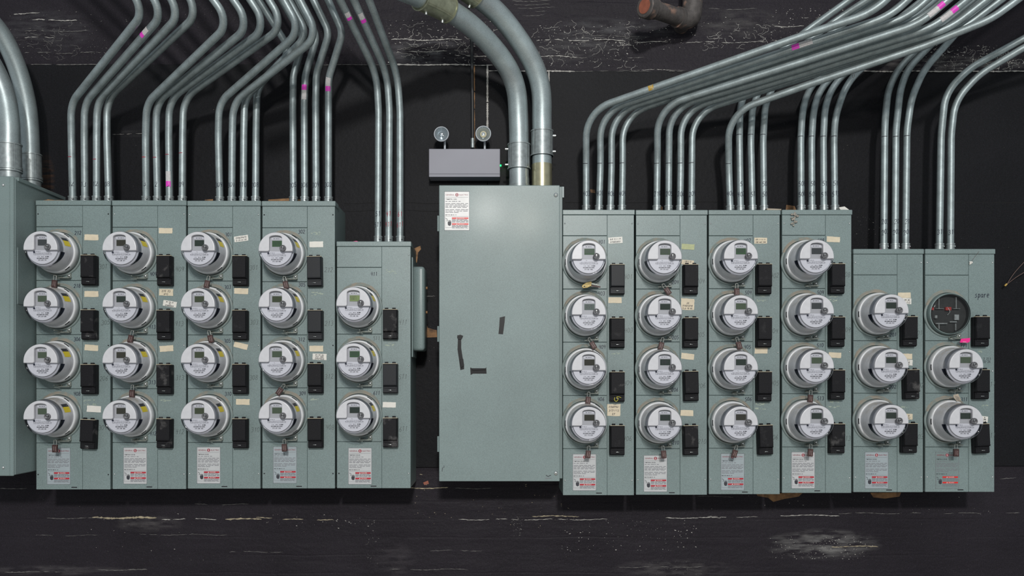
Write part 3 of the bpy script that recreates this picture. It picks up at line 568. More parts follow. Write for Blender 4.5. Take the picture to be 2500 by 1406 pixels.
for cdef in COLS:
    k = cdef['k']; x0, xs, x1 = x(cdef['x0']), x(cdef['xs']), x(cdef['x1']); zt, zc, zu, zb = z(cdef['t']), z(cdef['cb']), z(cdef['ub']), z(cdef['bot'])
    root = empty('meter_cabinet', ((x0 + x1) / 2, 0.12, zb), CABLABEL[k], 'meter cabinet', 'grey-green meter cabinets'); cdef['root'] = root
    q = MB(); q.box(x0 + .001, x1 - .001, 0.0, WALL - .001, zb + .001, zt - .002, 'panel_in', .002); q.build('housing', root)
    q = MB(); q.box(x0 - .001, x1 + .0025, -.009, .06, zc, zt, 'panel', .002); q.build('cap_rail', root)
    def plate(a, b, c_, d, name, par=root):
        q = MB(); q.box(a + GAP * .45, b - GAP * .45, YP, .001, c_ + GAP, d - GAP, 'panel', .0011); return q.build(name, par)
    plate(x0, xs, zu, zc, 'upper_cover'); strip = plate(xs, x1, zb, zc, 'breaker_cover_panel')
    low = plate(x0, xs, zb, z(cdef['b'][-1]), 'lower_cover')
    lines = [cdef['ub']] + cdef['b']; cdef['centres'] = []; mx = (x0 + xs) / 2
    for i in range(len(cdef['b'])):
        pl = plate(x0, xs, z(lines[i + 1]), z(lines[i]), 'meter_cover')
        pitch = 131 if k[0] == 'c' else 129.5
        mz = z(lines[i + 1] - pitch / 2); zl = z(lines[i + 1]); cdef['centres'].append((mx, mz, zl, pl))
        q = MB(); q.lathe([(.0975, YP), (.0970, YP - .0035), (.0945, YP - .0065), (.0910, YP - .0070), (.0892, YP - .005), (.0888, YP)], (mx, 0, mz), 'collar', 56)
        rd = random.Random(int(mx * 900) + i * 17); n = 26; vs, fs = [], []      # dust settled on the upper rim
        for t in range(n + 1):
            a = math.radians(28 + 128 * t / n); ro = .0975 + (.0050 + .0022 * rd.random()) * max(0.0, math.sin(PI * t / n)) ** .6
            for r_, y_ in ((.0905, YP - .0074), (.0950, YP - .0068), (.0972, YP - .0037), (ro + .0004, YP - .0003)): vs.append((mx + r_ * math.cos(a), y_, mz + r_ * math.sin(a)))
        for t in range(n): fs += [[4 * t + c, 4 * t + c + 1, 4 * t + c + 5, 4 * t + c + 4] for c in range(3)]
        q.add(vs, fs, 'dustfilm', True); q.build('socket_collar', pl)
        # locking bracket under the meter, with its screw and a peg
        bx = x0 + 55.5 * K; q = MB()
        q.box(bx, bx + 31 * K, -.026, YP, zl + 4.0 * K, zl + 6.6 * K, 'bracket', .0008); q.box(bx + 21 * K, bx + 31 * K, -.0105, YP, zl + 5 * K, zl + 17 * K, 'bracket', .001)
        q.box(bx + 1 * K, bx + 9 * K, -.0095, YP, zl + 5 * K, zl + 10.5 * K, 'bracket', .001)
        q.cyl((bx + 5 * K, YP, zl + 8.6 * K), (bx + 5 * K, -.060, zl + 8.6 * K), .0022, 'bracket', 8)
        q.line([(bx - 4 * K, zl + 4 * K), (bx + 10 * K, zl + 1.6 * K)], .0022, -.03, 'bracket')
        br = q.build('locking_bracket', pl); q = MB(); q.dome((bx + 26.5 * K, -.0105, zl + 11.5 * K), .0062, .005, 'screw'); q.build('screw', pl)
        q = MB(); q.lathe([(.0001, 0), (.0021, 0)], (bx - 5 * K, YP - .0003, zl + 12 * K), 'slot', 10); q.build('peg_hole', pl)
        BAYS[(k, i)] = dict(mx=mx, mz=mz, zl=zl, bx=bx + 5 * K, bz=zl + 8.6 * K)
    for s_ in NUM[k][0]:
        pl = min(cdef['centres'], key=lambda e: abs(e[1] - z(s_[2])))[3]
        faint = (k, s_[0]) in (('c5', '511'),)
        q = MB(); pen(q, s_[0], x(s_[1]), z(s_[2]), 9.2 * K, 1.25 * K if not faint else .9 * K, YP - .0004, 'pencil' if faint else 'marker', ang=0.04); q.build('unit_number', pl)
    for s_ in NUM[k][1]:
        q = MB(); pen(q, s_[0], x(s_[1]), z(s_[2]), 11.5 * K, .8 * K, YP - .0004, 'pencil', .2, .05, .08); q.build('pencil_number', strip)
    if k == 'r6':
        q = MB(); pen(q, 'spare', x(2396), z(719), 15 * K, 1.4 * K, YP - .0004, 'marker', .1, 0, .02, aspect=.62); q.build('pencil_number', strip)
        q = MB(); pen(q, '2.211', x(2408), z(876), 6 * K, .8 * K, YP - .0004, 'ink', .1, .05); pen(q, '-10-26', x(2405), z(883), 6 * K, .8 * K, YP - .0004, 'ink', .1, .05); q.build('pencil_number', strip)
    for (px, py, w_, h_, tl, mt, wr) in PAPER[k]:
        q = MB(); a = math.radians(tl); ca, sa = math.cos(a), math.sin(a); cx, cz = x(px), z(py); hw, hh = w_ * K / 2, h_ * K / 2; rr = random.Random(px)
        ol = []
        for (u0, v0, u1, v1) in ((-1, -1, 1, -1), (1, -1, 1, 1), (1, 1, -1, 1), (-1, 1, -1, -1)):
            for t in range(5):
                u, v = u0 + (u1 - u0) * t / 5, v0 + (v1 - v0) * t / 5; j = rr.uniform(-.02, .03); lx, lz = hw * u * (1 + j), hh * v * (1 + j * 2); ol.append((cx + lx * ca - lz * sa, cz + lx * sa + lz * ca))
        q.prism(ol, YP - .0012, YP - .0002, mt)
        for li, s_ in enumerate(wr):
            n = max(len(wr), 2); off = hh - (li + .75) * 2 * hh / (n + .3); hgt = min(2 * hh / (n + .8), 2 * hw / max(6, len(s_)) * 1.25)
            pen(q, s_, cx - off * sa, cz + off * ca, hgt * .8, .75 * K, YP - .0015, 'ink', .15, a, .06, aspect=min(1.0, 2 * hw * .92 / (len(s_) * .78 * hgt * .8) if s_ else 1))
        q.build('paper_label', strip)
    for (px, py, w_, h_) in RESID.get(k, []):
        q = MB(); rr = random.Random(px + py)
        for j in range(9):
            a0 = px - w_ / 2 + w_ * rr.random() * .85; l = rr.uniform(2, w_ * .3); yy = py + rr.uniform(-.5, .5) * h_; t = rr.uniform(.8, 2.2)
            q.poly([(x(a0), z(yy)), (x(a0 + l), z(yy + rr.uniform(-1, 1))), (x(a0 + l * .9), z(yy + t)), (x(a0 + 1), z(yy + t * .8))], YP - .0003 - .00004 * j, 'residue')
        q.build('tape_residue', strip)
    for (px, py) in ((cdef['x0'] + 5, cdef['cb'] + 21), (cdef['x1'] - 5, cdef['cb'] + 21), (cdef['x0'] + 5, cdef['bot'] - 37), (cdef['x1'] - 5, cdef['bot'] - 37), (cdef['x1'] - 5, (cdef['cb'] + cdef['bot']) / 2 - 5)):
        dark = k in ('c1', 'c4') or (k == 'c5' and py > 1100 and px < 900)
        q = MB(); q.dome((x(px), YP, z(py)), .0035 if not dark else .0028, .003, 'screw' if not dark else 'slot', 10); q.build('screw', low if py > 1100 and px < cdef['xs'] else root)
    q = MB(); q.quad(x(cdef['xs'] - 27), x(cdef['xs'] - 13), z(cdef['bot'] - 4.6), z(cdef['bot'] - 7), YP - .0004, 'slot'); q.build('drain_slot', low)
    lab = rating_label(x(cdef['lx']), z(cdef['ly']), 57 * K, 89 * K, YP, cdef['film'], low, 'TMPR8412RHB' if len(cdef['b']) == 4 else 'TMPR8312RHB', red='redbright' if k == 'r6' else 'red')

# ------------------------------------------------------------------ electric meters
def text_rows(q, y, rows, cx=0.0):
    for (z_, w_, h_, mt, seed) in rows:
        rr = random.Random(seed); u = cx - w_ / 2
        while u < cx + w_ / 2:
            l = rr.uniform(.002, .007); q.quad(u, min(cx + w_ / 2, u + l), z_ - h_ / 2, z_ + h_ / 2, y, mt); u += l + rr.uniform(.0008, .003)
FACE_R = .0755
def shroud_outline():
    pts = []; zb = -.0085
    a0 = math.asin(zb / FACE_R)
    n = 40
    for i in range(n + 1):
        a = a0 + (PI - 2 * a0) * i / n; pts.append((FACE_R * math.cos(a), FACE_R * math.sin(a)))
    # left leg bottom, rounded inner corner, arched window, right leg
    pts += [(-.036, zb)] + [(-.036 + .0075 * math.sin(t), zb + .0075 - .0075 * math.cos(t)) for t in (PI / 8, PI / 4, 3 * PI / 8, PI / 2)]
    pts += [(-.0285, .030), (-.0285, .050), (-.0265, .0555), (-.020, .0595), (-.010, .0615), (0.0, .0622), (.010, .0615), (.020, .0595), (.0262, .0555), (.028, .050), (.028, .030), (.028, zb)]
    return pts[::-1]
def make_display(kind, digits):
    q = MB(); q.quad(-.0185, .0265, .0140, .0405, -.1335, 'lcd_' + kind)
    dk = 'slot'
    if digits:
        n = len(digits); wseg = .0062
        SEG = {'0': 'abcdef', '1': 'bc', '2': 'abged', '3': 'abgcd', '5': 'afgcd', '7': 'abc', '8': 'abcdefg', '6': 'afgedc', '4': 'fgbc', '9': 'abfgcd'}
        for i, dch in enumerate(digits):
            ox = -.0150 + i * .0068; oz = .0215; W, H = .0042, .0075
            for sgm in SEG.get(dch, ''):
                a, b = {'a': ((0, 2), (1, 2)), 'b': ((1, 1), (1, 2)), 'c': ((1, 0), (1, 1)), 'd': ((0, 0), (1, 0)), 'e': ((0, 0), (0, 1)), 'f': ((0, 1), (0, 2)), 'g': ((0, 1), (1, 1))}[sgm]
                q.line([(ox + a[0] * W, oz + a[1] * H), (ox + b[0] * W, oz + b[1] * H)], .0010, -.1338, dk)
    return q
FS = .905          # the front parts are a little smaller than the base ring
def shrink(q):
    q.v = [(v[0] * FS, v[1], v[2] * FS) for v in q.v]; return q
def make_meter(sticker, gelogo):
    root = empty('electric_meter', (0, 0, 0))
    q = MB(); q.lathe([(.082, -.0005), (.0864, -.004), (.0868, -.020), (.0866, -.033), (.0845, -.0375), (.0805, -.039), (.0785, -.0375)], (0, 0, 0), 'ring', 64); ring = q.build('base_ring', root)
    for a in (55, -52, 182):
        q = MB(); a0, a1 = math.radians(a - 8), math.radians(a + 8); q.lathe([(.0869, -.0335), (.0848, -.0379)], (0, -.0006, 0), 'slot', 8, a0, a1); q.build('ring_slot', ring)
    q = MB(); q.lathe([(.0795, -.0375), (.0785, -.055), (.0755, -.095), (.0725, -.112), (.0690, -.121), (.0640, -.123)], (0, 0, 0), 'body', 56)
    q.lathe([(.0787, -.0600), (.0783, -.0625)], (0, 0, 0), 'white', 48); body = q.build('body', root)
    for side in (0, 1):
        q = MB(); n = 12; vs, fs = [], []
        for i in range(n + 1):
            t = i / n; a = math.radians(-8 - 54 * t); a = a if side == 0 else PI - a; ya = -.1195; yb = -.099 - .019 * t ** 1.3
            def rb_(yy):
                pr = [(.0785, -.055), (.0755, -.095), (.0725, -.112), (.0690, -.121)]
                for (r0, y0), (r1, y1) in zip(pr, pr[1:]):
                    if y1 <= yy <= y0: return r0 + (r1 - r0) * (yy - y0) / (y1 - y0)
                return .069
            for yy in (ya, (ya + min(yb, -.111)) / 2 if yb > -.112 else (ya + yb) / 2, yb): vs.append(((rb_(yy) + .0007) * math.cos(a), yy, (rb_(yy) + .0007) * math.sin(a)))
        for i in range(n): fs += [[3 * i, 3 * i + 1, 3 * i + 4, 3 * i + 3], [3 * i + 1, 3 * i + 2, 3 * i + 5, 3 * i + 4]]
        q.add(vs, fs, 'window', True); q.build('side_window', body)
    q = MB(); q.lathe([(.0001, -.1310), (.0685, -.1310), (.0690, -.1285), (.0700, -.122)], (0, 0, 0), 'plate', 48, smooth=False)
    q.quad(-.0280, .0275, -.006, .0615, -.1318, 'bezel'); q.quad(-.022, .0265, .0455, .0535, -.1322, 'plate')
    text_rows(q, -.1325, [(.0495, .026, .0022, 'ink', 2)])
    y = -.1316
    if gelogo:
        q.lathe([(.0001, 0), (.0048, 0)], (-.036, y, -.0155), 'marker', 16)
        text_rows(q, y, [(-.0135, .020, .0020, 'greyink', 5)], -.018)
    else: q.poly([(-.012, -.0095), (-.008, -.0115), (-.005, -.0135), (-.009, -.0125)], y, 'ink')
    text_rows(q, y, [(-.0185, .070, .0014, 'greyink', 9), (-.0235, .082, .0020, 'ink', 12), (-.0280, .080, .0016, 'greyink', 14), (-.0360, .012, .0022, 'ink', 20)], .002)
    q.quad(.020, .030, -.0378, -.034, y, 'ink'); q.quad(.014, .018, -.0378, -.034, y, 'ink'); text_rows(q, y, [(-.0360, .010, .0022, 'greyink', 21)], -.016)
    rr = random.Random(4); u = -.024
    while u < .026: q.quad(u, u + .0012, -.0462, -.0410, y, 'ink'); u += rr.choice((.0018, .0022, .003))
    plate_ = shrink(q).build('nameplate', root)
    q = MB(); q.prism(shroud_outline(), -.1465, -.121, 'white', .0030, False, 3); shrink(q).build('front_shroud', root)
    q = MB(); c = (.0335, 0, .0045); q.lathe([(.0145, -.1435), (.0145, -.1500), (.0125, -.1525), (.0105, -.1528), (.0095, -.1505), (.0001, -.1500)], c, 'port', 24)
    q.lathe([(.0001, -.1506), (.0024, -.1506)], (c[0] - .0035, 0, c[2] + .0005), 'slot', 10); q.lathe([(.0001, -.1506), (.0024, -.1506)], (c[0] + .0035, 0, c[2] + .0005), 'slot', 10)
    q.lathe([(.0001, -.1506), (.0028, -.1506)], (c[0], 0, c[2] + .0055), 'screw', 10); shrink(q).build('optical_port', root)
    q = MB(); q.lathe([(.0748, -.112), (.0738, -.122), (.0720, -.1345), (.0695, -.1385), (.0665, -.1400), (.0640, -.1388)], (0, 0, 0), 'clear', 48); q.lathe([(.0640, -.1388), (.0001, -.1388)], (0, 0, 0), 'clear', 48, smooth=False); q.build('clear_cover', root)
    if sticker:
        q = MB()
        for (a0, a1, mt) in ((14, 32, 'yellow'), (32, 43, 'ink')):
            q.lathe([(.07905, -.053), (.0760, -.0965)], (0, 0, 0), mt, 8, math.radians(a0), math.radians(a1))
        q.build('yellow_sticker', body)
    return root
LCDMAP = {'c1': ['gy', 'mg', 'mg', 'mg'], 'c2': ['br', 'dg', 'br', 'br'], 'c3': ['dg', 'ol', 'ol', 'ol'], 'c4': ['gr', 'ol', 'mg', 'mg'], 'c5': ['bt', 'gr', 'dg'],
          'r1': ['gr', 'gg', 'br', 'br'], 'r2': ['mg', 'dg', 'dg', 'dg'], 'r3': ['gr', 'mg', 'dg', 'br'], 'r4': ['gy', 'gy', 'mg', 'dg'], 'r5': ['dg', 'dg', 'dg'], 'r6': ['', 'mg', 'dg']}
DIG = {('c5', 0): '5507', ('c5', 1): '00000', ('r1', 0): '888888', ('r1', 1): '10520', ('r2', 0): '01200', ('r2', 2): '10902', ('c4', 0): '11275', ('r2', 3): '53600', ('r3', 0): '88888'}
SERIAL = {'c1': ['275639744', '275639884', '275639848', '275638381'], 'c2': ['275638327', '274373022', '275639381', '275540386'], 'c3': ['274337997', '275639021', '275638638', '275606525'], 'c4': ['275638888', '275639588', '274370802', '273637536'],
          'c5': ['275638336', '275639246', '273981587'], 'r1': ['273861886', '277374657', '275845630', '273773529'], 'r2': ['274376657', '273767896', '275642551', '275642384'], 'r3': ['275638887', '275638952', '274549634', '275536306'],
          'r4': ['275646997', '275548949', '275548949', '277674636'], 'r5': ['275645974', '275748774', '273753841'], 'r6': ['', '275862686', '273376736']}
NUMW = {1: 'first', 2: 'second', 3: 'third', 4: 'fourth'}
def where(k, i, ph):
    n = 4 if k in ('c1', 'c2', 'c3', 'c4', 'r1', 'r2', 'r3', 'r4') else 3
    return ({0: 'top', 1: 'second from top', 2: 'third from top', 3: 'bottom'} if n == 4 else {0: 'top', 1: 'middle', 2: 'bottom'})[i]
protos = {}
disp_cache = {}
for cdef in COLS:
    k = cdef['k']
    for i in range(len(cdef['b'])):
        if (k, i) == ('r6', 0): continue
        left = k[0] == 'c'; ge = not ((k, i) in (('c2', 1), ('c3', 0), ('c4', 2), ('c5', 2), ('r1', 0), ('r2', 0), ('r3', 2)))
        B = BAYS[(k, i)]; key = (left, ge)
        if key in protos: m = copy_tree(protos[key])
        else: m = protos[key] = make_meter(left, ge)
        m.location = (B['mx'], YP, B['mz'])
        st = 'yellow-stickered round electric meter' if left else 'plain round white electric meter'
        tag(m, f"{st}, {where(k, i, cdef['ph'])} of {cdef['ph']}", 'electric meter', 'round electric meters')
        m['_k'] = 1; del m['_k']
        cdef.setdefault('meters', []).append((m, k, i))
for cdef in COLS:
    for (m, k, i) in cdef.get('meters', []):
        kind, dg = LCDMAP[k][i], DIG.get((k, i), '')
        if (kind, dg) not in disp_cache:
            o = shrink(make_display(kind, dg)).build('display', m, world=False); disp_cache[(kind, dg)] = o.data
        else:
            o = bpy.data.objects.new('display', disp_cache[(kind, dg)]); COL.objects.link(o); o.parent = m
        s = SERIAL[k][i]; q = MB(); pen(q, s[:3] + ' ' + s[3:6] + ' ' + s[6:], 0.001, -.0515, .0048, .0010, -.1316, 'ink', 0, 0, 0, aspect=.9)
        npl = [c for c in m.children if c.name.startswith('nameplate')][0]; shrink(q).build('serial_number', npl, world=False)

# glass-covered empty socket in the right-end cabinet
B = BAYS[('r6', 0)]
so = empty('socket_cover', (B['mx'], YP, B['mz']), 'clear glass cover over an empty meter socket, top of short rightmost cabinet', 'meter socket cover')
q = MB(); q.lathe([(.086, -.0005), (.087, -.016), (.0862, -.026), (.085, -.030), (.081, -.029), (.0795, -.024)], (0, 0, 0), 'panel', 56); q.build('rim', so, world=False)
q = MB(); q.lathe([(.0795, -.024), (.079, -.002), (.0001, -.002)], (0, 0, 0), 'socket_dark', 48, smooth=False); well = q.build('socket_well', so, world=False)
for (u, v, w_, h_, mt, nm) in [(-.068, .022, .014, .012, 'terminal_red', 'red_terminal'), (.000, .022, .024, .014, 'terminal_red', 'red_terminal'), (-.052, -.012, .011, .013, 'terminal', 'jaw'), (.034, -.014, .020, .024, 'terminal', 'jaw'),
                          (-.04, .046, .004, .05, 'terminal', 'jaw'), (.032, .046, .004, .05, 'terminal', 'jaw'), (-.04, -.055, .005, .03, 'terminal', 'jaw'), (.030, -.055, .005, .03, 'terminal', 'jaw'), (-.036, .022, .034, .003, 'terminal', 'jaw'), (.034, .022, .03, .003, 'terminal', 'jaw'), (-.03, -.040, .05, .006, 'terminal', 'jaw'), (.02, -.033, .03, .006, 'terminal', 'jaw')]:
    q = MB(); q.box(u - w_ / 2, u + w_ / 2, -.014, -.002, v - h_ / 2, v + h_ / 2, mt, .001); q.build(nm, well, world=False)
q = MB(); q.tube(spline([(-.005, -.012, .03), (.004, -.016, .01), (-.006, -.016, -.004)]), .0012, 'terminal', 6); q.build('jaw', well, world=False)
q = MB(); q.lathe([(.083, -.030), (.080, -.036), (.076, -.0375), (.0001, -.0375)], (0, 0, 0), 'clearglass', 48); q.build('glass', so, world=False)

# ------------------------------------------------------------------ breakers
def make_breaker(mt):
    r = empty('breaker', (0, 0, 0)); W, H = .0625, .127
    q = MB(); q.box(-W / 2, W / 2, -.022, -.0016, 0, H - .004, mt, .0015); q.box(-W / 2 + .002, W / 2 - .002, -.031, -.021, .003, .030, mt, .0015); q.box(-W / 2 + .006, W / 2 - .006, -.0335, -.030, .022, .029, mt, .001); q.build('base', r, world=False)
    q = MB(); b = bmesh.new()
    for (y_, x_, z0, z1) in ((-.0215, W / 2 - .001, .0305, H - .003), (-.036, W / 2 - .002, .0305, H - .004), (-.041, W / 2 - .005, .034, H - .008)):
        vs = [b.verts.new(p) for p in ((-x_, y_, z0), (x_, y_, z0), (x_, y_, z1), (-x_, y_, z1))]
    b.verts.ensure_lookup_table()
    for j in range(2):
        for i in range(4): b.faces.new([b.verts[j * 4 + i], b.verts[j * 4 + (i + 1) % 4], b.verts[j * 4 + 4 + (i + 1) % 4], b.verts[j * 4 + 4 + i]])
    b.faces.new([b.verts[8 + i] for i in range(4)]); q.bm(b, mt); q.box(-W / 2 + .004, W / 2 - .004, -.0425, -.040, .034, .038, mt, .0008)
    q.build('lid', r, world=False)
    q = MB(); q.box(-W / 2 + .001, W / 2 - .001, -.036, -.020, H - .0045, H - .0022, 'cream'); q.build('lid_edge', r, world=False)
    for s in (-1, 1):
        q = MB(); cx = s * .0155; q.tube([(cx - .007, -.024, H + .0005), (cx + .007, -.024, H + .0005)], .0042, mt, 10); q.box(cx - .006, cx + .006, -.03, -.016, H - .004, H + .001, mt, .0008); q.build('hinge', r, world=False)
    q = MB(); q.tube(fillet([(-.007, -.031, .013), (-.006, -.036, .014), (.006, -.036, .0135), (.007, -.031, .013)], .002, 3), .0012, 'screw', 6); q.build('pull_tab', r, world=False)
    return r
DUSTY = {('c1', 1), ('c1', 3), ('c2', 0), ('c2', 2), ('c2', 3), ('c5', 0), ('r1', 2), ('r2', 3), ('r4', 3), ('r5', 1), ('c1', 0), ('c5', 2)}
CLEAN = {('c4', 0), ('c4', 1), ('c5', 1), ('r1', 0)}
TILT = {('c1', 3): (-3, -1, 2.2), ('c2', 3): (-1, 0, .8), ('r2', 2): (2, 1, -1.5), ('r2', 3): (1, 0, -1.2), ('r3', 3): (4, 0, -1.8), ('r5', 1): (6, 0, -1.5), ('r6', 2): (2, 0, -2.6), ('c4', 0): (-1, 0, -.8)}
bp = {}
for cdef in COLS:
    k = cdef['k']
    for i in range(len(cdef['b'])):
        mt = 'black_dusty' if (k, i) in DUSTY else 'black_clean' if (k, i) in CLEAN else 'black'
        r = copy_tree(bp[mt]) if mt in bp else bp.setdefault(mt, make_breaker(mt))
        dx, dy, rot = TILT.get((k, i), (0, 0, 0)); base = cdef['b'][i] - (131 if k[0] == 'c' else 129.5)
        r.location = (x(cdef['xs'] + 22.5 + dx), YP, z(base + 144 - dy)); r.rotation_euler = (0, math.radians(-rot) * -1, 0)
        adj = {'black_dusty': 'dust-smeared black breaker', 'black_clean': 'clean matte black breaker', 'black': 'black breaker with hinged lid'}[mt]
        tag(r, f"{adj}, {where(k, i, '')} of {cdef['ph']}", 'circuit breaker', 'black breakers beside the meters')
q = MB(); ctr = Vector((x(1503), -.046, z(972)))
pts = [(-.010, .004), (-.012, -.006), (-.004, -.012), (.003, -.004), (-.002, .006), (.009, .006), (.016, .003)]
q.tube(spline([(ctr.x + a, -.046 - .002 * (j % 2), ctr.z + b) for j, (a, b) in enumerate(pts)], 5), .0012, 'yellow_wire', 6)
tag(q.build('wire_twist'), 'yellow wire twist on a breaker lid of the first cabinet right of blank panel', 'wire')

# ------------------------------------------------------------------ padlocks on the brackets
def make_lock():
    r = empty('padlock', (0, 0, 0)); q = MB()
    q.tube(fillet([(-.0055, 0, -.021), (-.0055, 0, .0018), (.0055, 0, .0018), (.0055, 0, -.021)], .0052, 6), .0011, 'steelwire', 8); q.build('shackle', r, world=False)
    q = MB(); q.box(-.0105, .0105, -.0055, .0055, -.0505, -.0185, 'padlock', .0022, 2)
    for (u, l) in ((-.003, .015), (.004, .018)): 
        rr = random.Random(int(l * 1000)); v = -.026
        while v > -.026 - l: q.quad(u - .0012, u + .0012, v - .0022, v, -.0057, 'padmark'); v -= rr.uniform(.003, .004)
    q.build('lock_body', r, world=False); return r
LOCKS = [('c1', 0, -2, 4), ('c1', 3, -1, 0), ('c2', 1, -4, 12), ('c2', 2, -2, 2), ('c3', 0, -2, 12), ('c3', 1, -1, -14), ('c4', 0, 2, -12), ('c4', 2, -2, 34), ('c4', 3, -2, -2), ('r1', 1, -6, -30), ('r1', 2, -1, 6), ('r1', 3, -2, 6),
         ('r2', 0, 2, -34), ('r2', 1, 0, 14), ('r2', 3, 0, -5), ('r3', 0, 0, 0), ('r3', 1, 0, -16), ('r3', 3, -1, 16), ('r4', 2, 0, 5), ('r4', 3, 1, 5), ('r6', 2, 2, 0)]
lp = None
for (k, i, dx, rot) in LOCKS:
    B = BAYS[(k, i)]; cdef = [c for c in COLS if c['k'] == k][0]
    if lp is None: lp = r = make_lock()
    else: r = copy_tree(lp)
    r.location = (B['bx'], -.0520, B['bz']); r.rotation_euler = (0, math.radians(rot), 0)
    tag(r, f"rusty padlock hanging under the {where(k, i, '')} meter, {cdef['ph']}", 'padlock', 'padlocks on the locking brackets')
# other things on the brackets
B = BAYS[('r1', 0)]; e = empty('seal', (B['bx'], -.05, B['bz']), 'tarnished gold seal with tags under top meter, first cabinet right of blank panel', 'seal')
q = MB(); bx, bz = B['bx'], B['bz']
q.prism([(bx - .030 + .0 * a, bz) for a in ()] or [(bx - .031, bz - .012), (bx - .024, bz - .018), (bx - .008, bz - .016), (bx + .010, bz - .008), (bx + .012, bz + .006), (bx + .006, bz + .012), (bx - .008, bz + .008), (bx - .022, bz + .001), (bx - .030, bz - .006)], -.062, -.046 - .012, 'gold', .0015); q.build('seal_plate', e)
q = MB(); q.lathe([(.0001, -.0635), (.003, -.063)], (bx - .02, 0, bz - .010), 'slot', 12); q.build('eyelet', e)
q = MB(); q.prism([(bx + .010, bz - .010), (bx + .046, bz - .016), (bx + .047, bz - .010), (bx + .012, bz - .003)], -.064, -.062, 'padlock'); q.build('tag', e)
q = MB(); q.prism([(bx + .008, bz - .002), (bx + .040, bz - .008), (bx + .041, bz - .003), (bx + .010, bz + .004)], -.067, -.065, 'bracket'); q.build('tag', e)
B = BAYS[('r6', 0)]; q = MB(); px0, py0 = 2358, 831
q.prism([(X(2346, -.04), Z(827, -.04)), (X(2368, -.04), Z(825, -.04)), (X(2367, -.04), Z(834, -.04)), (X(2362, -.04), Z(836.5, -.04)), (X(2343, -.04), Z(836, -.04))], -.042, -.040, 'pink')
q.line([(X(2350, -.04), Z(834.5, -.04)), (X(2358, -.04), Z(835, -.04))], .0015, -.0424, 'labelwhite'); tag(q.build('flagging_tag'), 'hot pink tag hanging under the empty glass-covered socket', 'tag')
q = MB(); yy = -.05; q.prism([(X(a, yy), Z(b, yy)) for a, b in ((2327, 964), (2339, 961), (2346, 976), (2336, 980), (2328, 970))], yy - .001, yy, 'cardboard')
for a in range(3): q.line([(X(2331 + a, yy), Z(967 + 3.5 * a, yy)), (X(2340 + a, yy), Z(970 + 3.5 * a, yy))], .0012, yy - .0014, 'ink')
q.line([(X(2333, yy), Z(953, yy)), (X(2331, yy), Z(963, yy))], .001, yy, 'steelwire'); tag(q.build('paper_tag'), 'small worn paper tag under the middle meter of short rightmost cabinet', 'tag')

# ------------------------------------------------------------------ blank disconnect panel in the middle
YD = -.03
e = empty('disconnect_panel', (X(1219, 0), .1, Z(1175, YD)), 'large blank grey-green panel between the two banks of meters', 'electrical panel')
q = MB(); q.box(X(1078, 0), X(1373, 0), -.004, WALL - .001, Z(1168, 0), Z(456, 0), 'panel_in', .002)
q.box(X(1078, 0), X(1377, 0) , .0, .004, Z(482, 0), Z(455.5, 0), 'panel', .0005); q.build('housing', e)
q = MB(); q.box(X(1072, YD), X(1366.5, YD), YD, -.0045, Z(1175, YD), Z(452, YD), 'panel_gloss', .003, 2); door = q.build('door', e)
for (px, py) in ((1357, 476), (1357, 1155)): q = MB(); q.dome((X(px, YD), YD, Z(py, YD)), .0095, .006, 'screw', 18); q.lathe([(.0001, -.0062), (.003, -.0060)], (X(px, YD), YD, Z(py, YD)), 'bracket', 10); q.build('screw', door)
for (a, b) in ((526, 564), (796, 834), (1065, 1103)):
    q = MB(); q.box(X(1069, YD), X(1073, YD), YD + .006, -.006, Z(b, YD), Z(a, YD), 'panel', .001); q.cyl((X(1069.5, YD), YD + .006, Z(b, YD)), (X(1069.5, YD), YD + .006, Z(a, YD)), .004, 'panel', 10); q.build('hinge', e)
q = MB(); q.line([(X(1333, YD), Z(1160, YD)), (X(1338, YD), Z(1163, YD)), (X(1345, YD), Z(1160, YD))], .003, YD - .0005, 'ink'); q.quad(X(1331, YD), X(1346, YD), Z(1168, YD), Z(1166.5, YD), YD - .0005, 'greyink'); q.build('stamped_mark', door)
q = MB(); q.line([(X(a, YD), Z(b, YD)) for a, b in ((1079.5, 1151), (1080, 1142), (1084, 1141), (1084, 1136))], .002, YD - .0005, 'ink'); q.build('ink_mark', door)
KD = (D + YD) / FPX
lab = rating_label(X(1085, YD), Z(467.5, YD), 61 * KD, 95 * KD, YD, 'silver', door, 'TMPR12R', red='redbright')
lab['label'] = 'silvery label with red print and danger bars'
def tape(pts, label, folds=()):
    q = MB(); q.prism([(X(a, YD), Z(b, YD)) for a, b in pts], YD - .0012, YD - .0002, 'tape')
    for f in folds: q.prism([(X(a, YD), Z(b, YD)) for a, b in f], YD - .0042, YD - .0010, 'tape', .0008)
    tag(q.build('tape_strip'), label, 'tape', 'black tape strips on the blank panel')
tape([(1220, 775), (1233, 772), (1232, 786), (1228, 816), (1217, 815), (1219, 795)], 'short upright black tape strip, rightmost on the blank panel')
tape([(1116, 819), (1124, 817), (1131, 820), (1126, 829), (1126, 850), (1130, 876), (1133, 890), (1133, 901), (1124, 903), (1121, 880), (1117, 853), (1118, 828)], 'long curling black tape strip hanging on the blank panel', [[(1116, 823), (1130, 822), (1127, 828), (1119, 829)], [(1122, 878), (1131, 876), (1133, 893), (1126, 898)]])
tape([(1148, 897), (1153, 899), (1185, 899), (1187, 896), (1188, 912), (1183, 912), (1155, 912), (1149, 915)], 'black tape strip lying level, lowest on the blank panel', [[(1152, 901), (1186, 900), (1186, 903), (1154, 905)]])

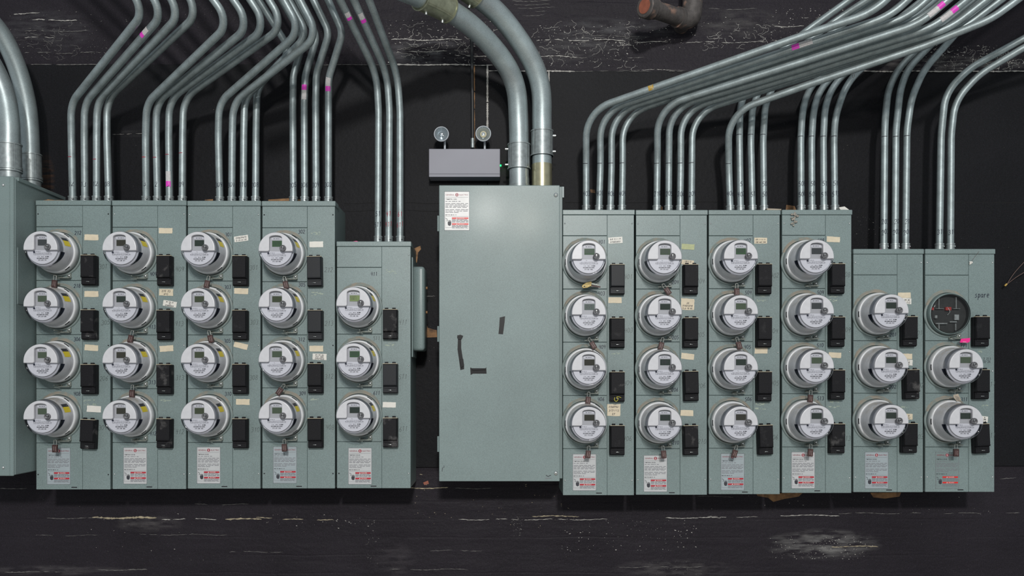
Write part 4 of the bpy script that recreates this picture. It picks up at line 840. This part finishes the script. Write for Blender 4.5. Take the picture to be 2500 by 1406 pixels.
# ------------------------------------------------------------------ deep enclosure at the far left
YF = -.15
e = empty('wall_mounted_enclosure', (X(-60, YF), .05, Z(1162, YF)), 'deep grey-green enclosure at the left edge under two fat conduits', 'electrical enclosure')
xl, xr = X(-150, YF), X(35, YF); zb, zt = Z(1160, YF), Z(432, YF)
q = MB(); q.box(xl, xr, YF + .006, WALL - .001, zb, zt - .004, 'panel', .003); q.build('housing', e)
q = MB(); q.box(xl, xr - .002, YF - .002, YF + .006, zb - .003, zt + .003, 'panel', .003); q.box(X(23.5, YF), X(25, YF), YF - .004, YF, zb, zt, 'panel', .001); q.build('front_cover', e)
q = MB(); q.box(xr - .001, xr + .0022, YF + .02, WALL - .06, zt - .32 - .19, zt - .28, 'panel', .001); q.build('side_plate', e)
q = MB(); q.box(xl, xr + .006, YF + .02, WALL - .002, zt - .012, zt + .004, 'panel', .002); q.build('top_flange', e)
for (px, py) in ((9, 452), (9, 1141)): q = MB(); q.dome((X(px, YF), YF - .002, Z(py, YF)), .006, .005, 'screw', 14); q.build('screw', e)

# pull box on the flank of the short cabinet
e = empty('pull_box', (X(1021, .06), .1, Z(860, .06)), 'grey rounded pull box on the flank of the short cabinet, beside blank panel', 'electrical box')
xa = X(1003, 0) + .0015
q = MB(); q.box(xa, xa + .006, .012, .185, Z(872, .03), Z(629, .03), 'panel', .002); q.build('flange', e)
xb = X(1037, .04)
q = MB(); b = bmesh.new(); bmesh.ops.create_cube(b, size=1)
for v in b.verts: v.co = Vector(((xa + .006 + xb) / 2 + v.co.x * (xb - xa - .006), .10 + v.co.y * .13, (Z(650, .04) + Z(856, .04)) / 2 + v.co.z * (Z(650, .04) - Z(856, .04))))
bmesh.ops.bevel(b, geom=[ed for ed in b.edges if all(v.co.x > xa + .01 for v in ed.verts)] + [ed for ed in b.edges if abs(ed.verts[0].co.x - ed.verts[1].co.x) > .01], offset=.014, segments=4, affect='EDGES', profile=.5)
q.bm(b, 'panel', True); q.build('body', e)
for zz in (700, 760): q = MB(); q.cyl((xb, .11, Z(zz, .06)), (xb + .006, .11, Z(zz, .06)), .006, 'wood', 10); q.build('bolt', e)

# ------------------------------------------------------------------ conduits
RC = .0153
def conduit(path, r, label, group, connector=True, mt='galv', num=None, marks=(), stickers=(), seg=14, numcol='marker', ext=.75):
    path = path + [path[-1] + (path[-1] - path[-2]).normalized() * ext]; base = path[0]; e = empty('conduit', base, label, 'conduit', group)
    q = MB(); q.tube(path, r, mt, seg); q.build('pipe', e)
    if connector:
        c_ = cut(path, 0.0, .036); q = MB(); q.tube(c_, r + .0028, 'fit', 16); q.tube(cut(path, .0, .006), r + .006, 'fit', 16); q.tube(cut(path, .030, .036), r + .0042, 'fit', 16); cn = q.build('connector', e)
        q = MB(); p = c_[0].lerp(c_[-1], .6); q.dome((p.x + .009, p.y - r - .001, p.z), .0045, .007, 'screw', 10); q.build('set_screw', cn)
    if num:
        for li, s_ in enumerate(num):
            q = MB(); s0 = .085 + .045 * li; pp = cut(path, 0, s0)[-1]
            def mapf(pts, w_):
                for (a, b) in zip(pts, pts[1:]):
                    vs = []
                    d = Vector((b[0] - a[0], b[1] - a[1])); d = d.normalized() if d.length else Vector((1, 0)); nn = Vector((-d.y, d.x)) * w_ / 2
                    for (p_, sg) in ((a, 1), (a, -1), (b, -1), (b, 1)):
                        u, v = p_[0] + sg * nn.x, p_[1] + sg * nn.y; t = max(-1.45, min(1.45, (u - pp.x) / r)); vs.append((pp.x + (r + .0005) * math.sin(t), pp.y - (r + .0005) * math.cos(t), v))
                    q.add(vs, [[0, 1, 2, 3]], numcol)
            pen(q, s_, pp.x, pp.z, .020, .0019, 0, 'marker', .2, .15, .1, mapf, .75); q.build('handwritten_number', e)
    for (px, py, mt2) in marks:
        s0 = s_at(path, px, py); q = MB(); q.tube(cut(path, s0, s0 + .0028), r + .0005, mt2, 8, False, arc=(-1.3, .3), up=Vector((0, -1, 0))); q.build('tick_mark', e)
    for (pa, pb, pinkfirst) in stickers:
        s0, s1 = s_at(path, *pa), s_at(path, *pb); s0, s1 = min(s0, s1), max(s0, s1); L_ = s1 - s0; q = MB()
        pf = pinkfirst; f = .36
        segs = [(s0, s0 + L_ * f, 'magenta'), (s0 + L_ * f, s1, 'tag_white')] if pf else [(s0, s1 - L_ * f, 'tag_white'), (s1 - L_ * f, s1, 'magenta')]
        for (a, b, m_) in segs: q.tube(cut(path, a, b), r + .0007, m_, 8, False, arc=(-.7, .7), up=Vector((0, -1, 0)))
        q.build('sticker', e)
    return e
ztop = {c['k']: Z(c['t']) for c in COLS}
ORD = {0: 'first', 1: 'second', 2: 'third', 3: 'fourth'}
YC = .085
def base_pt(k, px, y=YC): return Vector((X(px, y), y, ztop[k] + .0014))
def clab(i, n, ph): return f"thin galvanized conduit, {ORD[i]} of {n} from left, rising from {ph}"
PH = {c['k']: c['ph'] for c in COLS}
GL, GR = 'thin conduits above the left cabinets', 'thin conduits above the right cabinets'
# left bank: straight up, aslant to the right, then out along the ceiling toward the viewer.  (base px, rise px, lower corner, upper corner, depth at the slant)
def away(p, y, n, dy):      # on from a bend, up and outward toward the ceiling near the viewer
    d = Vector((p[0] - VX, p[1] - VY)).normalized(); return P(p[0] + d.x * n, p[1] + d.y * n, y - dy)
LEFT = {
 'c1': [(178, 174.5, (173.5, 252), (358, 22), .03, -.155), (207.5, 206, (206.5, 251), (404, 28), .038, -.145), (236, 236, (237, 248), (446, 30), .046, -.135), (266, 261, (261, 243), (490, 28), .074, -.10)],
 'c2': [(357, 355.5, (358, 252), (563, 56), .01, -.145), (385, 381, (382, 249), (613, 62), .035, -.12), (414, 412, (413, 243), (654, 66), .05, -.095), (445, 446, (448, 240), (695, 63), .068, -.07)],
 'c3': [(537, 533, (535, 250), (735, 75), .03, -.08), (566, 567, (569, 250), (778, 88), .038, -.075), (594, 595, (597, 240), (752, 85), .08, .01), (624, 625, (627, 213), (712, 128), .12, .07)],
 'c4': [(716.5, 715, (716, 185), (742, 96), .12, .11), (744, 743, (745, 185), (774, 90), .10, .06), (772, 771, (772, 182), (804, 80), .07, .0), (802, 802, (802, 192), (837, 80), .05, -.04)]}
NUML = {'c1': ['12', '13', '12', '08'], 'c2': ['3', '2', '3', '09'], 'c3': ['309', '301', '310', '308'], 'c4': ['305', '306', '304', '302']}
MK = {('c1', 0): [(173, 385, 'logored')], ('c1', 2): [(235, 390, 'logored')], ('c2', 0): [(356, 386, 'red')], ('c2', 1): [(382, 386, 'logored')], ('c2', 2): [(412, 380, 'logored')], ('c2', 3): [(446, 376, 'logored')]}
ST = {('c2', 2): [((420, 456), (418, 420), True)], ('c4', 1): [((742, 246), (743, 210), False)], ('c4', 3): [((804, 224), (808, 190), True)], ('c1', 1): [((356, 95), (374, 78), True)]}
for k, lst in LEFT.items():
    for i, (bx, rx, lo, up, ya, yb) in enumerate(lst):
        if k in ('c1', 'c2') or (k == 'c3' and i < 2): yb -= .14
        p0 = base_pt(k, bx); pu = P(up[0], up[1], yb)
        pts = [p0, P(rx, 330 if lo[1] > 210 else 260, (YC + ya) / 2), P(lo[0], lo[1], ya), pu, away(up, yb, 200, .06)]
        conduit(fillet(pts, [.4, .11, .07], 9), RC, clab(i, 4, PH[k]), GL, num=[NUML[k][i]], marks=MK.get((k, i), []), stickers=ST.get((k, i), []))
C5 = [[(923, 588), (924.5, 270), (919, 180), (836, 11), (790, -80)], [(949, 588), (951, 270), (945, 180), (864, 0), (825, -85)], [(977, 588), (976.5, 270), (970, 180), (901, 0), (868, -85)]]
for i, ln in enumerate(C5):
    d = [YC, YC, .06, -.20, -.34]; pts = [base_pt('c5', ln[0][0])] + [P(a, b, dd) for (a, b), dd in list(zip(ln, d))[1:]]
    st = {0: [((838, 30), (846, 48), True)], 1: [((870, 32), (882, 56), True)]}.get(i, [])
    conduit(fillet(pts, [.4, .35, .2], 10), RC, clab(i, 'three', PH['c5']), GL, num=[['511', '51'], ['411', '41'], ['611', '61']][i], stickers=st, numcol=('marker', 'logored', 'logored')[i], ext=.3)
# right bank
RR = .0148
DR = [-.02, -.01, .005, .02]
def rpath(k, bx, rx, corner, via, y0, y1, bend=.17, tail=None, run=(.0, -.6, .0)):
    pts = [base_pt(k, bx), P(rx, corner[1] + 130, YC), P(corner[0], corner[1], y0)]
    ys = [y0 + (y1 - y0) * (v[0] - corner[0]) / 640 for v in via]; y1 = ys[-1]
    pts += [P(a, b, yy) for (a, b), yy in zip(via, ys)]
    pts += [away(via[-1], y1, 240, .08)]
    return fillet(pts, [.3, bend] + [.5] * (len(via) - 1) + [.22], 10)
G1 = [(1431, 1431, (1431, 272), [(1960, 87), (2132, 30)]), (1462, 1466, (1465, 274), [(1900, 130), (2172, 40)]), (1490, 1493, (1493, 276), [(1900, 146), (2215, 42)]), (1518, 1520, (1520, 280), [(1900, 157), (2255, 44)])]
G2 = [(1603, 1605, (1605, 262), [(1960, 150), (2245, 58)]), (1632, 1633, (1634, 264), [(1900, 185), (2278, 66)]), (1660, 1662, (1662, 270), [(1900, 198), (2320, 68)]), (1688, 1689, (1690, 276), [(1900, 209), (2350, 70)])]
NR = {'r1': ['403', '401', '406', '404'], 'r2': ['210', '205', '206', '204']}
for k, G in (('r1', G1), ('r2', G2)):
    for i, (bx, rx, co, via) in enumerate(G):
        y0 = .0 + .030 * i; y1 = (-.38 if k == 'r1' else -.40) + .031 * i; st, mk = [], []
        mk = [(rx, 400, 'ink')] + ([(1637, 241, 'ink')] if (k, i) == ('r1', 3) else [])
        if (k, i) == ('r1', 1): st = [((1934, 122), (1984, 107), True)]
        if (k, i) == ('r2', 0): st = [((2268, 45), (2312, 20), False)]
        if (k, i) == ('r2', 1): st = [((2300, 58), (2346, 34), False)]
        pth = rpath(k, bx, rx, co, via, y0, y1)
        e = conduit(pth, RR, clab(i, 'four', PH[k]), GR, num=[NR[k][i]], marks=mk, stickers=st)
        if (k, i) == ('r1', 0):
            s0 = s_at(pth, 1588, 215); q = MB(); q.tube(cut(pth, s0 - .012, s0 + .010), RR + .0006, 'old_sticker', 8, False, arc=(-.9, .7), up=Vector((0, -1, 0))); q.build('worn_yellow_sticker', e)
p = rpath('r3', 1783, 1779, (1778, 276), [(1960, 211), (2260, 111), (2420, 46)], .0, -.40, .20)
conduit(p, RR, clab(0, 'four', PH['r3']), GR, num=['406'], marks=[(1779, 400, 'ink')])
for i, (bx, rx, lo, via) in enumerate([(1808, 1805, (1807, 262), [(1830, 190), (1970, 74), (2082, -6)]), (1837, 1833, (1837, 262), [(1868, 185), (2040, 48), (2130, -8)]), (1865, 1863, (1868, 258), [(1900, 180), (2102, 26), (2190, -34)])]):
    pts = [base_pt('r3', bx), P(rx, 340, .10), P(lo[0], lo[1], .13)] + [P(a, b, yy) for (a, b), yy in zip(via, (.15, .13, .05))]
    conduit(fillet(pts, [.3, .3, .3, .3], 8), RR, clab(i + 1, 'four', PH['r3']), GR, num=[['402', '5'], ['51'], ['50', '50']][i][:2], marks=[(rx, 332, 'ink')], ext=.06)
for i, (bx, rx, a1, a2) in enumerate([(1956, 1955, (1959, 268), (1976, 214)), (1982, 1981.5, (1986, 268), (2004, 214)), (2011, 2010, (2014, 258), (2038, 202)), (2038, 2036, (2039, 285), (2070, 194))]):
    ex = (a2[0] + 110 + 6 * i, a2[1] - 112 + 4 * i)
    pts = [base_pt('r4', bx), P(rx, 340, .10), P(a1[0], a1[1], .12), P(a2[0], a2[1], .178 - .022 * i), P(ex[0], ex[1], .178 - .022 * i), P(ex[0] + 50, ex[1] - 40, .178 - .022 * i)]
    conduit(fillet(pts, [.4, .35, .3, .3], 8), RR, clab(i, 'four', PH['r4']), GR, num=[['508', '508'], ['509', '50'], ['510', '51'], ['513', '51']][i], marks=[(rx, 336, 'ink')])
R5 = [[(2157.5, 600), (2160, 300), (2168, 222), (2192, 168), (2280, 80), (2330, 40)], [(2185, 600), (2187, 320), (2198, 220), (2216, 168), (2300, 82), (2350, 40)], [(2210.5, 600), (2214, 320), (2225, 240), (2256, 170), (2345, 70), (2390, 25)]]
for i, ln in enumerate(R5):
    d = [YC, .10, .125 + .02 * (1 - i), .14 + .03 * (1 - i), .14 + .035 * (1 - i), .13 + .035 * (1 - i)]; pts = [base_pt('r5', ln[0][0])] + [P(a, b, dd) for (a, b), dd in list(zip(ln, d))[1:]]
    conduit(fillet(pts, [.4, .4, .35, .3], 8), RR, clab(i, 'three', PH['r5']), GR, num=[['203', '203'], ['202', '20'], ['201', '21']][i], marks=[((2160, 2187, 2214)[i], 336, 'ink')])
R6 = [[(2293, 600), (2297.6, 330), (2308, 226), (2368, 166), (2500, 94), (2620, 26)], [(2320, 600), (2322, 330), (2331, 246), (2392, 180), (2500, 116), (2620, 58)]]
for i, ln in enumerate(R6):
    d = [YC, .085, .06 + .015 * i, .03, -.05, -.12]; pts = [base_pt('r6', ln[0][0])] + [P(a, b, dd) for (a, b), dd in list(zip(ln, d))[1:]]
    conduit(fillet(pts, [.4, .25, .25, .3], 10), RR, clab(i, 'two', PH['r6']), GR, num=['311'], ext=.15)
# fat conduits
def fat(path, r, label, group, clamps=(), name='fat_conduit', bolts=-1, ext=.7):
    path = path + [path[-1] + (path[-1] - path[-2]).normalized() * ext]; e = empty(name, path[0], label, 'conduit', group); q = MB(); q.tube(path, r, 'galv_big', 28); q.build('pipe', e)
    for (a, b, dr, mt, nm) in clamps:
        q = MB(); s0, s1 = (s_at(path, *a) if isinstance(a, tuple) else a), (s_at(path, *b) if isinstance(b, tuple) else b); s0, s1 = min(s0, s1), max(s0, s1)
        q.tube(cut(path, s0, s1), r + dr, mt, 28)
        if dr > .0045:
            q.tube(cut(path, s0, s0 + .005), r + dr + .003, mt, 28); q.tube(cut(path, s1 - .005, s1), r + dr + .003, mt, 28)
            for s_ in (-.8, .9):
                c0 = cut(path, s0, s1); up = Vector((0, -1, 0)); q.tube(c0, r + dr + .0022, mt, 2, False, arc=(s_ - .06, s_ + .06), up=up)
        o = q.build(nm, e)
        if nm == 'coupling' and bolts:
            for t in (.18, .80):
                c0 = cut(path, s0, s0 + (s1 - s0) * t + .002); p_ = c0[-1]; tg = (c0[-1] - c0[-2]).normalized(); side = tg.cross(Vector((0, -1, 0))).normalized()
                if side.x * bolts < 0 and abs(tg.z) > .75: side = -side
                if side.z > 0 and abs(tg.z) <= .75: side = -side
                q = MB(); pc = p_ + side * (r + dr); q.cyl(pc - side * .004, pc + side * .012, .0055, 'screw', 10); q.build('bolt', o)
    return e
yb = .10; zt_m = Z(456, 0) + .0008
pA = spline([Vector((X(1267.5, yb), yb, zt_m))] + [P(a, b, c_) for a, b, c_ in ((1267, 380, yb), (1266, 300, yb), (1259, 215, .07), (1229, 149, .01), (1165, 76, -.10), (1101, 28, -.20), (1027, -8, -.32), (940, -44, -.46))], 10)
RA = .0425
fat(pA, RA, 'fat galvanized conduit curving from the blank panel, the lower left of two', 'fat conduits on the blank panel',
    [(0.0, .058, .0012, 'galv_big', 'connector'), (.012, .030, .0035, 'fit', 'locking_ring'), ((1267, 414), (1267, 353), .0052, 'fit', 'coupling'), ((1025, -8), (1096, 26), .0075, 'bronze', 'coupling')])
pB = spline([Vector((X(1323, yb), yb, zt_m))] + [P(a, b, c_) for a, b, c_ in ((1323, 380, yb), (1323, 300, yb), (1319.5, 213, .075), (1293, 139, .03), (1231, 50, -.05), (1170, -6, -.13), (1090, -62, -.24))], 10)
fat(pB, RA, 'fat galvanized conduit curving from the blank panel, with a yellow zinc foot', 'fat conduits on the blank panel',
    [(0.0, .118, -.0028 + .0045, 'brass', 'connector'), ((1323, 382), (1323, 320), .0052, 'fit', 'coupling'), ((1120, -42), (1166, -8), .0075, 'bronze', 'coupling')], bolts=1, ext=.2)
zt_f = Z(432, YF) + .0006 + .004
for i, (ln, lb) in enumerate([([(22, 300, -.06), (10, 228, -.08), (-25, 150, -.11), (-80, 80, -.15)], 'fat galvanized conduit at the left edge, the nearer of two on the deep enclosure'),
                              ([(71, 300, .10), (62, 236, .08), (40, 160, .04), (4, 85, -.02), (-50, 20, -.10)], 'fat galvanized conduit behind the left-edge one, on the deep enclosure')]):
    y0 = (-.055, .105)[i]; bx = (24, 76)[i]
    pth = spline([Vector((X(bx, y0), y0, zt_f)), Vector((X(bx, y0), y0, zt_f + .07)), Vector((X(bx - 1, y0), y0, zt_f + .14))] + [P(*t) for t in ln], 10)
    fat(pth, (.040, .0375)[i], lb, 'fat conduits on the deep enclosure', [(0.0, .045, .002, 'fit', 'connector'), (.038, .052, .005, 'fit', 'locking_ring'), (.052, .155, .0052, 'fit', 'coupling')])

# ------------------------------------------------------------------ emergency light
YE = .165
e = empty('emergency_light', (X(1134, YE), .2, Z(441, WALL)), 'grey twin-head emergency light on the black wall above the blank panel', 'emergency light')
q = MB(); q.box(X(1047, YE), X(1221, YE), YE, WALL - .001, Z(432, YE), Z(363, YE), 'light_housing', .0035, 2); q.build('housing', e)
q = MB(); q.box(X(1048, YE), X(1220.5, YE), YE - .0025, YE + .002, Z(424.5, YE), Z(423, YE), 'light_housing', .0006); q.build('cover_lip', e)
q = MB(); q.lathe([(.0001, 0), (.0035, .0)], (0, 0, 0), 'led', 10); q2 = MB(); q2.cyl((X(1221, YE), .20, Z(399, YE)), (X(1221, YE) + .005, .20, Z(399, YE)), .0035, 'led', 10); q2.build('indicator', e)
for i, (px, py, sx, rr_) in enumerate(((1078, 329, 1086, 18.5), (1180, 328, 1183.5, 19.2))):
    ym = .15; c = P(px, py, ym); R = rr_ * (D + ym) / FPX
    q = MB(); q.lathe([(.012, .030), (R * .75, .018), (R * .98, -.004), (R, -.012), (R * .93, -.0155), (R * .86, -.012)], c, 'lamp_shell', 40); hd = q.build('lamp_head', e)
    q = MB(); q.lathe([(R * .88, -.012), (R * .6, .002), (R * .3, .012), (.0001, .014)], c, 'reflector', 36); q.build('reflector', hd)
    q = MB(); mtb = ('bulb_clear', 'bulb_warm')[i]; rb = (.0075, .0150)[i]; q.lathe([(rb, .004), (rb, -.002), (rb * .7, -.006), (.0001, -.008)], c, mtb, 20); q.lathe([(rb * .55, -.0065), (rb * .45, -.0095), (.0001, -.0105)], c, 'bulb_clear', 16); q.build('bulb', hd)
    q = MB(); q.lathe([(R * .93, -.0140), (R * .5, -.0175), (.0001, -.0185)], c, 'clearglass', 36); q.build('lens', hd)
    q = MB(); q.cyl((X(sx, ym + .03), ym + .03, Z(363, YE) - .002), (X(sx, ym + .03), ym + .03, c.z - R * .55), .0048, 'lamp_shell', 12); q.build('stem', hd)
q = MB(); q.tube([P(1154, 361, .215), P(1153.5, 250, .218), P(1152, 120, .222), P(1151, 40, .222)], .0075, 'black_pipe', 12); q.tube([P(1154, 361, .215), P(1154, 338, .215)], .0088, 'fit', 12)
tag(q.build('cable_pipe'), 'slim black-painted pipe running down the wall to the emergency light', 'pipe')

# ------------------------------------------------------------------ cast-iron fitting at the top
e = empty('pipe_fitting', P(1640, 40, .1), 'rusty cast-iron pipe fitting with a red-brown plug on the upper wall', 'pipe fitting')
a, b_ = P(1580, 17, .02), P(1666, 46, .160)
dv = (b_ - a).normalized()
q = MB(); q.tube([a, a + dv * .05, b_ - dv * .01], [.036, .036, .038], 'iron', 28); q.tube(spline([b_ - dv * .035, b_ - dv * .005, b_ + Vector((.028, .005, .006)), b_ + Vector((.044, .006, .040)), b_ + Vector((.046, .008, .20))], 8), .044, 'iron', 28)
q.tube([b_ + Vector((.012, .0, .004)), b_ + Vector((.014, WALL + .011 - b_.y, .006))], .034, 'iron', 24); body = q.build('elbow_body', e)
q = MB(); q.tube([a - dv * .012, a + dv * .026], .0475, 'iron', 32); q.tube([a - dv * .0165, a - dv * .012], [.043, .0475], 'iron', 32); q.build('collar', e)
q = MB(); q.tube([a - dv * .0180, a - dv * .010], .031, 'plug', 28); q.build('plug', e)
q = MB(); q.tube([a + dv * .034, a + dv * .050], .041, 'iron', 28); q.build('collar', e)

# ------------------------------------------------------------------ small loose things
q = MB(); rl = random.Random(5)
for (px, py, s_, n) in ((1938, 521, 5, 5), (1943, 527, 6, 6), (1937, 534, 4, 4), (1938, 546, 7, 6)):
    for j in range(n):
        c0 = P(px + rl.uniform(-s_, s_), py + rl.uniform(-s_, s_) * .7, -.012); b = bmesh.new(); bmesh.ops.create_icosphere(b, subdivisions=1, radius=1)
        for v in b.verts: v.co = c0 + Vector((v.co.x * .005 * rl.uniform(.6, 1.5), v.co.y * .0016, v.co.z * .004 * rl.uniform(.6, 1.6)))
        q.bm(b, 'lint', True)
q.tube([P(1940, 517, -.0115), P(1941, 530, -.013), P(1938, 547, -.012)], .0016, 'lint', 6)
tag(q.build('lint_clump'), 'grey lint clump dangling over the top of fourth cabinet right of blank panel', 'lint')
q = MB()
for j in range(8):
    c0 = P(2371 + rl.uniform(-3.5, 3.5), 642 + rl.uniform(-3, 4), -.0095); b = bmesh.new(); bmesh.ops.create_icosphere(b, subdivisions=1, radius=.0035)
    for v in b.verts: v.co = c0 + Vector((v.co.x * 1.1, v.co.y * .5, v.co.z))
    q.bm(b, 'paper_white', True)
q.tube(spline([P(2390, 614, -.011), P(2384, 622, -.0105), P(2376, 632, -.009), P(2371, 641, -.009)], 4), .0006, 'wire', 5)
tag(q.build('paint_blob'), 'white paint blob on a thread, upper part of short rightmost cabinet', 'debris')
for (pts, lb, mt) in [([(1872, 508.5), (1908, 510), (1907, 513), (1873, 513)], 'pale paper scrap on top of third cabinet right of blank panel', 'cardboard'), ([(2048, 506), (2062, 504), (2073, 512), (2052, 512)], 'white paper scrap on top of fourth cabinet right of blank panel', 'paper_white')]:
    q = MB(); yy = .03; zz = Z(513)
    q.prism([(X(a, yy), max(Z(b, yy), zz + .0006)) for a, b in pts], yy, yy + .03, mt); tag(q.build('paper_scrap'), lb, 'paper scrap')
for (pts, k, lb) in [([(853, 586), (870, 583), (883, 587), (880, 589.5), (855, 589.5)], 'c5', 'pink tape scrap on top of the short cabinet left of blank panel'), ([(2134, 606), (2150, 603), (2158, 605), (2156, 608.4), (2136, 608.4)], 'r5', 'pink tape scrap beside the leftmost conduit of short cabinet second from right end'), ([(2222, 603), (2232, 606), (2238, 608), (2224, 608)], 'r5', 'pink tape scrap beside the last conduit of short cabinet second from right end')]:
    q = MB(); yy = .05; q.prism([(X(a, yy), ztop[k] + .0008 + max(0, (pts[-1][1] - b)) * K) for a, b in pts], yy, yy + .012, 'pink'); tag(q.build('tape_scrap'), lb, 'tape scrap')
q = MB(); q.tube(spline([P(2085, 172, -.115), P(2086, 186, -.115), P(2083, 190, -.115), P(2081.5, 185, -.115), P(2083, 172, -.115), P(2086, 158, -.11)], 5), .0010, 'steelwire', 6)
tag(q.build('wire_hook'), 'thin bent wire hook hanging from the slanting conduit bundle at right', 'wire')
yy = .21
q = MB(); q.tube(spline([P(2458, 694, yy), P(2475, 668, yy), P(2500, 640, yy - .01), P(2540, 600, yy - .02)], 5), .0018, 'wire', 6); q.tube(spline([P(2458, 694, yy), P(2482, 676, yy), P(2500, 665, yy - .01), P(2540, 640, yy - .02)], 5), .0018, 'wire', 6); q.tube([P(2453, 698, yy), P(2458, 693, yy)], .0042, 'wire_tip', 8)
q.cyl(P(2455, 695, yy), P(2455, 695, WALL), .003, 'wire', 8)
tag(q.build('loose_wire'), 'pair of thin brown wires with a yellow tip at the right edge', 'wire')
q = MB(); yy = .03; q.prism([(X(b, yy), ztop['c1'] + .0008 + h_) for b, h_ in ((100, 0), (102, .006), (118, .012), (135, .008), (150, .010), (168, .004), (172, 0))], yy, yy + .03, 'wood'); tag(q.build('wood_scrap'), 'brown splintered scrap lying on top of the leftmost tall cabinet', 'wood scrap')

# ------------------------------------------------------------------ lights, world, camera
def lamp(loc, power, size, col, tgt=(0, 0, 1.6), spread=PI, sy=None):
    l = bpy.data.lights.new('ceiling_lamp', 'AREA'); l.energy = power; l.color = col; l.shape = 'RECTANGLE' if sy else 'DISK'; l.size = size
    if sy: l.size_y = sy
    o = bpy.data.objects.new('ceiling_lamp', l); COL.objects.link(o); o.location = loc
    o.rotation_euler = (Vector(tgt) - Vector(loc)).to_track_quat('-Z', 'Y').to_euler(); return o
lamp((.7, -12.0, 6.1), 740, .8, (1.0, .985, .96))
lamp((-.12, -5.25, 3.28), 42, .20, (1.0, .97, .93))
lamp((.32, -5.2, 3.16), 17, .14, (1.0, .92, .80))
wd = bpy.data.worlds.new('room_ambience'); sc.world = wd; wd.use_nodes = True
bg = wd.node_tree.nodes['Background']; bg.inputs['Color'].default_value = (.86, .95, 1.0, 1); bg.inputs['Strength'].default_value = .42
cam = bpy.data.cameras.new('camera'); co = bpy.data.objects.new('camera', cam); COL.objects.link(co); sc.camera = co
co.location = (0, -D, ZC); co.rotation_euler = (PI / 2, 0, 0); cam.sensor_width = 36; cam.lens = FPX / 2500 * 36; cam.shift_x = (1250 - VX) / 2500; cam.shift_y = (VY - 703) / 2500
cam.clip_start = .05
vs = sc.view_settings; vs.view_transform = 'Standard'; vs.look = 'None'; vs.gamma = 1; vs.use_curve_mapping = False; vs.exposure = 0.0
